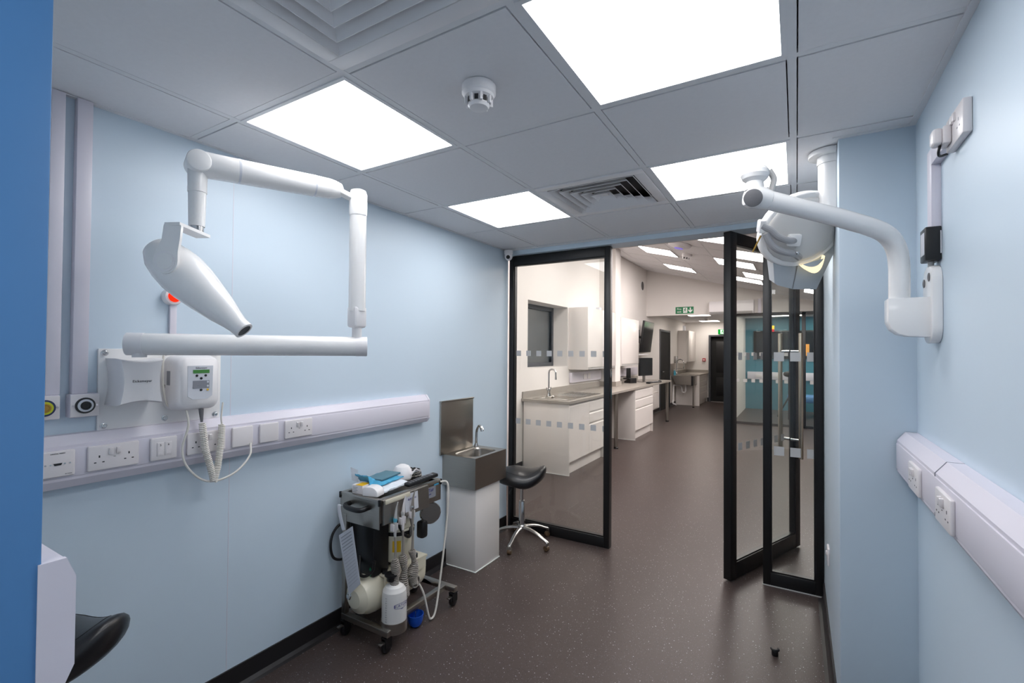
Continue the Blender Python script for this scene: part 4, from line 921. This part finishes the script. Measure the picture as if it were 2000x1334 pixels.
# ================================================================ left hand bench run
def tube_leg(loc,h,parent,t_=.03):
    x,y,z=loc; l=MB().cyl((x,y,.03),(x,y,h),t_,n=20).build('leg','steel',parent,W=True); MB().lathe([(t_+.006,0),(t_+.006,.02),(t_-.004,.03)],(x,y,0),n=20).build('foot','black',l,W=True)
CXF=-2.365
def drawer_unit(name,label,y0,y1,xb,doors,group=None,top=.865):
    # front faces +x at CXF
    t=thing(name,label,'cabinet',((xb+CXF)/2,(y0+y1)/2,0),0,group)
    MB().box(xb,CXF-.02,y0+.02,y1-.02,.15,top).build('carcass','cab',t,W=True)
    for y in (y0,y1-.02): MB().box(xb,CXF,y,y+.02,.0,top,b=.001).build('end_panel','cab',t,W=True)
    MB().box(CXF-.07,CXF-.05,y0+.02,y1-.02,0,.15).build('plinth','cab',t,W=True)
    MB().box(xb,CXF+.003,y0-.004,y0,0,.006).build('sealant_bead','signwhite',t,W=True)
    for a,b,z0,z1,kind in doors:
        d=MB().prism([(CXF-.02,z0),(CXF,z0),(CXF,z1-.03),(CXF-.012,z1-.018),(CXF-.012,z1),(CXF-.02,z1)],a+.0025,b-.0025,'y').build(kind,'cab',t,W=True)
        MB().box(CXF-.0195,CXF-.0125,a+.004,b-.004,z1-.012,z1+.004).build('handle_groove','panelgrey',d,W=True)
    return t
drawer_unit('sink_cabinet','white base cabinet under the bench sink, seen through the fixed glass panel',5.25,6.48,-3.0,[(5.27,5.90,.16,.86,'door'),(5.90,6.46,.71,.86,'drawer'),(5.90,6.46,.56,.705,'drawer'),(5.90,6.46,.16,.555,'drawer')])
drawer_unit('drawer_cabinet','white three drawer cabinet under the bench in the middle of the opening',7.97,9.13,-2.72,[(7.99,9.11,.70,.86,'drawer'),(7.99,9.11,.54,.695,'drawer'),(7.99,9.11,.16,.535,'drawer')])
WT=thing('worktop','long grey laminate worktop running along the white wall','worktop',(-2.68,7.9,.868))
def wt_():
    q=MB(); z0,z1=.868,.90
    sy0,sy1,sx0,sx1=5.36,5.80,-2.86,-2.46   # sink cut-out
    for a in ((FXL+.001,-2.345,5.22,sy0),(FXL+.001,sx0,sy0,sy1),(sx1,-2.345,sy0,sy1),(FXL+.001,-2.345,sy1,7.979),(-2.721,-2.345,7.979,8.251),(FXL+.001,-2.345,8.251,10.60)): q.box(*a,z0,z1)
    return q
wt_().build('board','worktop',WT,W=True)
q=MB().box(FXL+.001,FXL+.02,5.24,7.98,.90,.985).box(FXL+.02,-2.722,7.96,7.98,.90,.985).box(-2.722,-2.703,7.96,8.27,.90,.985).box(FXL+.02,-2.722,8.25,8.27,.90,.985).box(FXL+.001,FXL+.02,8.27,10.3,.90,.985).build('upstand','worktop',WT,W=True)
sk=thing('bench_sink','inset steel sink with ribbed drainer in the grey worktop','sink',(-2.66,5.9,.90))
b1=bowl(-2.90,-2.42,5.30,6.50,.904,-2.86,-2.46,5.36,5.80,.15,r=.05).build('bowl','steel',sk,W=True,ang=30)
q=MB()
for i in range(7): q.box(-2.83+i*.055,-2.815+i*.055,5.88,6.42,.9035,.908,b=.002)
q.build('drainer_ribs','steelpol',sk,W=True)
MB().lathe([(.025,0),(.025,.003),(.015,.003)],(-2.66,5.58,.757),n=18).build('drain','steelpol',b1,W=True)
tp=thing('kitchen_tap','tall chrome swan neck mixer tap behind the fixed glass panel','tap',(-2.84,5.64,.906))
MB().lathe([(.03,0),(.032,.004),(.024,.03),(.02,.06),(.024,.075),(.022,.10),(.012,.11)],n=20).build('body','steelpol',tp)
MB().tube(smooth([(0,0,.10),(0,0,.26),(.0,0,.30)],4)+arc((.05,0,.31),.05,PI,PI*.05,14)+[Vector((.102,0,.25))],.0115,14).build('spout','steelpol',tp)
MB().lathe([(.014,.0),(.014,.03)],(.102,0,.225),n=14).build('nozzle','steelpol',tp)
for s in (-1,1): MB().tube([(0,s*.02,.085),(0,s*.055,.088),(0,s*.06,.12)],[.009,.008,.007],10).build('lever','steelpol',tp)
tube_leg((-2.42,7.14,0),.868,WT)
tube_leg((-2.42,10.52,0),.868,WT)
def wallcab(label,y0,y1,z0,z1,depth,doors,group='wall cabinets over the long bench'):
    x1=FXL+depth; t=thing('wall_cabinet',label,'wall cabinet',(FXL+depth/2,(y0+y1)/2,z0),0,group)
    MB().box(FXL+.001,x1-.02,y0,y1,z0+.02,z1,b=.001).build('carcass','cab',t,W=True)
    MB().box(FXL+.001,x1,y0-.018,y0,z0-.005,z1+.005,b=.001).build('end_panel','cab',t,W=True)
    n=doors; w_=(y1-y0)/n
    for i in range(n): MB().box(x1-.019,x1,y0+i*w_+.0015,y0+(i+1)*w_-.0015,z0+.03,z1,b=.001).build('door','cab',t,W=True)
    MB().box(x1-.03,x1-.004,y0,y1,z0+.0,z0+.018,b=.001).build('handle_rail','greyplastic',t,W=True)
wallcab('white wall cabinet behind the fixed glass panel, beside the window',6.69,7.955,1.235,2.177,.315,2)
wallcab('white wall cabinet between the white nib and the wall screen',8.275,9.34,1.255,2.13,.315,1)
t=thing('dado_trunking','short white socket trunking under the wall cabinet behind the glass','cable trunking',(FXL,6.69,1.02),RZL)
MB().box(0,1.27,-.05,0,0,.16,b=.01).build('cover','pvc',t)
for x in (.45,.62): MB().box(x,x+.13,-.058,-.05,.04,.125,b=.003).build('face_plate','accessory',t)
t=thing('dado_trunking','white socket trunking under the wall cabinet beside the computer','cable trunking',(FXL,8.28,1.02),RZL)
MB().box(0,1.9,-.05,0,0,.16,b=.01).build('cover','pvc',t)
t=thing('dispenser','small white box on the wall above the cabinet end panel','sensor box',(FXL,7.86,2.21),RZL); MB().box(-.05,.05,-.07,0,0,.07,b=.006).build('case','panelpale',t)
# screen on the wall, monitor, keyboard, mouse, phone
t=thing('wall_screen','large black flat screen tilted out from the white wall','television',(-2.86,10.30,1.49)); 
T=Matrix.Translation((-2.83,10.25,1.50))@Matrix.Rotation(.12,4,'Y')@Matrix.Rotation(math.radians(4),4,'Z')
MB().box(-.02,.02,-.52,.52,0,.67,b=.006,T=T).build('bezel','black',t,W=True); MB().box(.0195,.022,-.505,.505,.015,.655,T=T).build('panel','screen',t,W=True)
MB().box(-3.019,-2.99,10.1,10.4,1.70,2.0).tube([(-3.0,10.25,1.85),(-2.84,10.25,1.80)],.025,10).build('bracket','blackmetal',t,W=True)
t=thing('wall_shelf','thin white shelf strip below the black wall screen','shelf',(FXL+.1,10.2,1.44)); MB().box(-.099,.1,-.45,.3,0,.03,b=.004).build('shelf','plastic',t)
t=thing('computer_monitor','black computer monitor on a silver stand at the far end of the bench','monitor',(-2.63,9.55,.90),math.radians(70))
MB().box(-.22,.22,-.02,.012,.13,.49,b=.006).build('bezel','black',t); MB().box(-.212,.212,-.0215,-.0195,.14,.482).build('panel','screen',t)
MB().box(-.03,.03,.02,.05,.01,.36,b=.006).build('stand','alu',t); MB().box(-.11,.11,-.04,.12,0,.012,b=.004).build('foot','alu',t)
t=thing('desk_phone','black desk telephone with handset beside the monitor','telephone',(-2.80,9.10,.90),math.radians(60))
MB().prism([(-.09,0),(.09,0),(.09,.03),(-.05,.10),(-.09,.10)],-.08,.08,'x',bev=.004).build('base','black',t); MB().box(-.10,-.055,-.08,.10,.07,.10,b=.012).build('handset','black',t); MB().box(-.05,.05,.04,.06,.09,.29,b=.004).build('display_arm','black',t)
t=thing('keyboard','black keyboard on the grey worktop','keyboard',(-2.44,9.50,.90),math.radians(80)); MB().box(-.21,.21,-.065,.065,0,.018,b=.004).build('case','black',t); MB().box(-.2,.2,-.055,.055,.018,.022,b=.002).build('keys','greycap',t)
t=thing('computer_mouse','black mouse right of the keyboard on the worktop','mouse',(-2.42,9.88,.90)); MB().ball((0,0,.012),(.032,.055,.022),16,8,fn=lambda p:Vector((p.x,p.y,max(p.z,-.012)))).build('shell','black',t)
t=thing('barcode_scanner','small black handset lying in front of the phone on the worktop','scanner',(-2.44,9.12,.90)); MB().box(-.04,.04,-.07,.09,0,.035,b=.012).build('body','black',t)
t=thing('radiator','white panel radiator on the wall beyond the drawer cabinet','radiator',(FXL,11.55,.12),RZL); MB().box(-.35,.35,-.07,-.01,0,.42,b=.01).build('panel','cab',t)
q=MB()
for i in range(14): q.box(-.33+.05*i,-.31+.05*i,-.074,-.069,.03,.39)
q.build('fins','cab',t)

# ================================================================ doors, signs and far corner
def dark_door():
    # slightly recessed dark door in the far left wall
    q=MB()
    for a in ((12.27,12.33,0,2.10),(13.35,13.41,0,2.10),(12.33,13.35,2.04,2.10)): q.box(FXL-.02,FXL+.02,*a,b=.003)
    d=struct('door_1',q,'greyframe'); o=MB().box(FXL,FXL+.006,12.33,13.35,0,2.04).build('door_leaf','darkdoor'); o.parent=d; o.location-=d.location
    o2=MB().cyl((FXL+.006,12.42,1.0),(FXL+.06,12.42,1.0),.01).cyl((FXL+.055,12.42,1.0),(FXL+.055,12.54,1.0),.01).build('door_handle','steelpol'); o2.parent=d; o2.location-=d.location
dark_door()
q=MB().box(-2.325,-2.27,15.50,15.60,0,2.045).box(-1.36,-1.30,15.50,15.60,0,2.045).box(-2.27,-1.36,15.5,15.6,2.0,2.045)
d=struct('door_2',q,'greyframe'); o=MB().box(-2.27,-1.36,15.62,15.66,0.01,2.0).build('door_leaf','darkdoor'); o.parent=d; o.location-=d.location
o=MB().box(-2.12,-1.48,15.612,15.62,.9,1.85,b=.004).box(-2.12,-1.48,15.612,15.62,.2,.75,b=.004).build('door_panels','black'); o.parent=d; o.location-=d.location
o=MB().box(-2.27,-1.36,15.54,15.60,0,.015).build('threshold','alu'); o.parent=d; o.location-=d.location
def man(q,cx,cz,h,y):
    # running figure from simple limbs
    k=h
    q.add([(cx+.04*k+.085*k*math.cos(a),y,cz+.38*k+.085*k*math.sin(a)) for a in [2*PI*i/12 for i in range(12)]],[tuple(range(12))])
    def limb(pts,w_):
        for (x0,z0),(x1,z1) in zip(pts,pts[1:]):
            d_=Vector((x1-x0,0,z1-z0)).normalized(); n=Vector((-d_.z,0,d_.x))*w_*k/2
            a=Vector((cx+x0*k,y,cz+z0*k)); b=Vector((cx+x1*k,y,cz+z1*k)); e=d_*w_*k*.25; q.add([a+n-e,a-n-e,b-n+e,b+n+e],[(0,1,2,3)])
    limb([(.0,.27),(-.06,-.02)],.17); limb([(-.03,.0),(.14,-.12),(.10,-.36)],.10); limb([(-.06,-.02),(-.16,-.2),(-.34,-.24)],.10); limb([(.02,.24),(.2,.12),(.3,.2)],.07); limb([(-.02,.24),(-.2,.18),(-.26,.02)],.07)
    return q
t=thing('fire_exit_sign','green fire exit sign with a down arrow on the white bulkhead','sign',(-2.165,YE,2.375))
MB().box(-.195,.195,-.004,0,0,.155).build('face','signgreen',t)
q=MB().text('Fire',.062,(-.115,-.0045,.108)).text('exit',.062,(-.115,-.0045,.047))
q.box(-.03,.06,-.0052,-.004,.02,.135); q.add([(.125+x,-.005,z) for x,z in ((-.012,.135),(.012,.135),(.012,.07),(.045,.095),(.045,.066),(0,.02),(-.045,.066),(-.045,.095),(-.012,.07))],[(0,1,2,3,4,5,6,7,8)]); q.build('white_print','signwhite',t)
man(MB(),.015,.078,.105,-.0058).build('running_figure','signgreen',t)
t=thing('exit_light','lit green exit sign above the black door at the end of the corridor','exit sign',(-1.86,15.5,2.06))
MB().box(-.20,.20,0,.06,0,.165,b=.004).build('case','panelpale',t); MB().box(-.195,.195,-.004,0,.008,.157).build('lit_face','exitgreen',t)
MB().box(-.13,.0,-.0052,-.004,.02,.145).box(.05,.16,-.0052,-.004,.03,.06).box(.05,.08,-.0052,-.004,.06,.13).build('white_print','exitwhite',t); man(MB(),-.065,.082,.115,-.0062).build('running_figure','exitgreen',t)
t=thing('air_conditioner','long white air conditioning unit on the bulkhead, behind the door frame','air conditioner',(-1.19,YE,2.335))
MB().prism([(0,.0),(-.16,.0),(-.20,.05),(-.20,.20),(-.17,.27),(0,.27)],-.43,.43,'x',bev=.008).build('case','plastic',t); MB().prism([(-.155,-.004),(-.195,.035),(-.197,.055),(-.16,.012)],-.41,.41,'x').build('flap','greyplastic',t)
MB().box(.5,.56,-.05,0,.0,.30,b=.003).build('pipe_cover','pvc',t)
t=thing('fire_call_point','small red fire call point on the white end wall','call point',(-2.47,15.6,1.24)); MB().box(-.045,.045,-.05,0,0,.09,b=.005).build('case','red',t); MB().box(-.025,.025,-.052,-.05,.02,.06).build('glass_plate','signwhite',t)
for x,y,w_,d_,l in ((-2.11,12.5,.55,.60,'nearer flat light panel on the low corridor ceiling'),(-2.22,14.95,.56,.60,'farther flat light panel on the low corridor ceiling')): light_panel(x,y,2.449-.012,l,'ledlow','corridor ceiling lights',w=w_,d=d_)
smoke((-2.12,13.75,2.45),'small white detector between the two corridor ceiling lights')
t=thing('alarm_box','small white box high in the far corridor corner','sensor box',(FXL,15.2,2.17),RZL); MB().box(-.05,.05,-.07,0,0,.16,b=.006).build('case','panelpale',t)
# far corner sink unit
t=thing('scrub_sink','deep steel scrub sink on the far wall with white waste pipes','sink',(-2.72,13.8,.61))
bowl(-3.0,-2.42,13.52,14.1,.865,-2.95,-2.47,13.58,14.04,.22,r=.06).build('bowl','steel',t,W=True,ang=30)
s=MB().box(-2.425,-2.42,13.52,14.1,.62,.86).box(-3.0,-2.425,14.095,14.1,.62,.86); s.add([(-3.0,13.522,.86),(-2.425,13.522,.86),(-2.425,13.522,.62),(-2.88,13.522,.62),(-3.0,13.526,.86),(-2.425,13.526,.86),(-2.425,13.526,.62),(-2.88,13.526,.62)],[(0,1,2,3),(7,6,5,4),(3,2,6,7),(0,3,7,4),(0,4,5,1),(1,5,6,2)]); s.build('apron','steel',t,W=True)
MB().box(-2.47,-2.415,13.50,13.53,.60,.865).build('black_corner','black',t,W=True)
MB().box(FXL+.001,FXL+.012,13.45,14.09,.87,1.19).build('splashback','steel',t,W=True)
MB().tube([(-2.66,13.75,.62),(-2.66,13.75,.50),(-2.66,13.75,.44)],.022,12).tube(smooth([(-2.66,13.75,.46),(-2.68,13.75,.40),(-2.74,13.75,.40),(-2.76,13.75,.46),(-2.78,13.75,.56),(-2.84,13.75,.58),(-2.94,13.7,.58),(-2.965,13.66,.54),(-2.965,13.6,.20),(-2.95,13.5,.10),(-2.85,13.45,.07)],4),.02,12).build('waste_pipe','plastic',t,W=True)
tube_leg((-2.43,13.60,0),.61,t,.022)
tp=thing('spray_tap','arched chrome spray tap over the far scrub sink','tap',(-2.93,13.85,.87))
MB().lathe([(.03,0),(.03,.05),(.02,.07)],n=16).build('body','steelpol',tp); MB().tube([Vector((0,0,.05)),Vector((0,0,.30))]+arc((.10,0,.34),.10,PI,0,14)+[Vector((.20,0,.22))],.014,12).build('spout','steelpol',tp); MB().tube([(.0,0,.18),(.17,0,.18)],.008,8).build('brace','steelpol',tp); MB().lathe([(.02,0),(.026,.06)],(.2,0,.17),n=14).build('spray_head','steelpol',tp)
t=thing('soap_bottle','small blue soap bottle beside the far spray tap','bottle',(-2.93,13.62,.868)); MB().lathe([(.03,0),(.032,.01),(.032,.10),(.012,.12),(.012,.14)],n=16).build('bottle','soap',t); MB().box(-.03,.008,-.008,.008,.14,.155,b=.003).build('pump','plastic',t)
t=thing('towel_dispenser','steel wall dispenser above the far scrub sink','dispenser',(FXL,14.0,1.2),RZL); MB().box(-.07,.07,-.09,0,0,.2,b=.01).build('case','alu',t)
t=thing('corner_cabinet','white drawer unit with grey top in the far corner','cabinet',(-2.69,14.85,0))
MB().box(-3.0,-2.36,14.12,14.14,0,.85).build('end_panel','cab',t,W=True); MB().box(-3.0,-2.39,14.14,15.55,.12,.85).build('carcass','cab',t,W=True); MB().box(-3.0,-2.42,14.14,15.5,0,.12).build('plinth','cab',t,W=True)
for k,(z0,z1) in enumerate(((.70,.84),(.54,.68),(.37,.52),(.13,.35))): MB().prism([(-2.39,z0),(-2.37,z0),(-2.37,z1-.02),(-2.385,z1),(-2.39,z1)],14.15,15.5,'y').build('drawer','cab',t,W=True)
MB().box(FXL+.001,-2.345,14.105,15.598,.85,.885).build('worktop','worktop',t,W=True); MB().box(FXL+.001,-2.345,15.58,15.598,.885,.97).box(FXL+.001,FXL+.02,14.2,15.58,.885,.97).build('upstand','worktop',t,W=True)
t=thing('wall_cabinet','white wall cabinet in the far corner above the grey top','wall cabinet',(-2.85,15.0,1.19)); MB().box(FXL+.001,-2.78,14.45,14.47,1.19,2.15).build('end_panel','cab',t,W=True); MB().box(FXL+.001,-2.74,14.47,15.59,1.23,2.15,b=.01).build('carcass','cab',t,W=True); MB().box(-2.739,-2.72,14.48,15.58,1.24,2.15,b=.006).build('door','cab',t,W=True)

# ================================================================ glass screen under the bulkhead and the teal room behind it
t=thing('glass_screen','wide black framed glass screen under the bulkhead with a teal room behind','glass screen',(-1.26,YE+.06,0))
for x in (0,1.35,2.7,4.05): MB().box(x,x+.07,-.03,.03,0,2.34,b=.002).build('post','blackmetal',t)
MB().box(.07,4.4,-.03,.03,2.28,2.34).build('top_rail','blackmetal',t); MB().box(.07,4.4,-.03,.03,0,.05).build('bottom_rail','blackmetal',t)
for x in (0,1.35,2.7):
    g=MB().box(x+.075,x+1.345,-.005,.005,.05,2.28).build('glass_pane','pane',t)
    for z in (1.48,.92):
        for i in range(8): MB().box(x+.14+i*.15,x+.21+i*.15,-.0066,-.0055,z-.035,z+.035).build('etched_square','frit',g)
t=thing('dado_trunking','pale socket trunking on the teal wall behind the glass screen','cable trunking',(-.6,14.298,.80)); MB().box(-.55,3.0,-.06,0,0,.2,b=.01).build('cover','pvc',t)
for x in (-.35,.1,.6): MB().box(x,x+.14,-.07,-.06,.05,.14,b=.003).build('face_plate','accessory',t)
t=thing('wall_monitor','wide black screen on the teal wall behind the glass screen','monitor',(-.25,14.3,1.35)); MB().box(-.75,.95,-.06,0,0,.75,b=.01).build('bezel','black',t); MB().box(-.72,.92,-.063,-.06,.03,.72).build('panel','screen',t)
t=thing('warm_picture','small glowing orange picture seen through the glass door','picture',(.02,14.23,1.42)); MB().box(-.16,.28,-.02,0,0,.34).build('frame','black',t); MB().box(-.14,.26,-.022,-.02,.02,.32).build('image','orange',t)
t=thing('equipment_stand','black tripod equipment stand in the teal room','stand',(-.15,12.6,0))
MB().cyl((0,0,.35),(0,0,1.0),.02).build('pole','black',t); MB().ball((0,0,1.02),(.12,.08,.07)).build('head','black',t)
for k in range(3):
    a=2*PI*k/3+.5; MB().tube([(0,0,.5),(.28*math.cos(a),.28*math.sin(a),.012)],[.018,.014],8).build('leg','black',t)
t=thing('examination_couch','low blue upholstered couch in the teal room','couch',(.75,13.2,0)); MB().box(-.95,.9,-.35,.35,.35,.5,b=.04).build('pad','deepblue',t)
for x in (-.85,.8):
    for y in (-.3,.3): MB().box(x-.02,x+.02,y-.02,y+.02,0,.35).build('leg','blackmetal',t)
for i,(x,y) in enumerate(((-.3,12.3),(.9,12.3),(-.3,13.5),(.9,13.5))): light_panel(x,y,2.437,('light strip nearest the glass screen in the teal room, left','light strip nearest the glass screen in the teal room, right','farther light strip in the teal room, left','farther light strip in the teal room, right')[i],'ledlow','teal room ceiling lights',w=.9,d=.4)
t=thing('ceiling_sign','small hanging yellow sign in the teal room','sign',(-.55,13.8,2.05)); MB().box(-.06,.06,-.006,0,.07,.16).build('face','yellow',t); MB().box(-.06,.06,-.006,0,0,.07).build('lower_face','red',t); MB().cyl((0,-.003,.16),(0,-.003,.40),.004,n=8).build('hanger','steelpol',t)
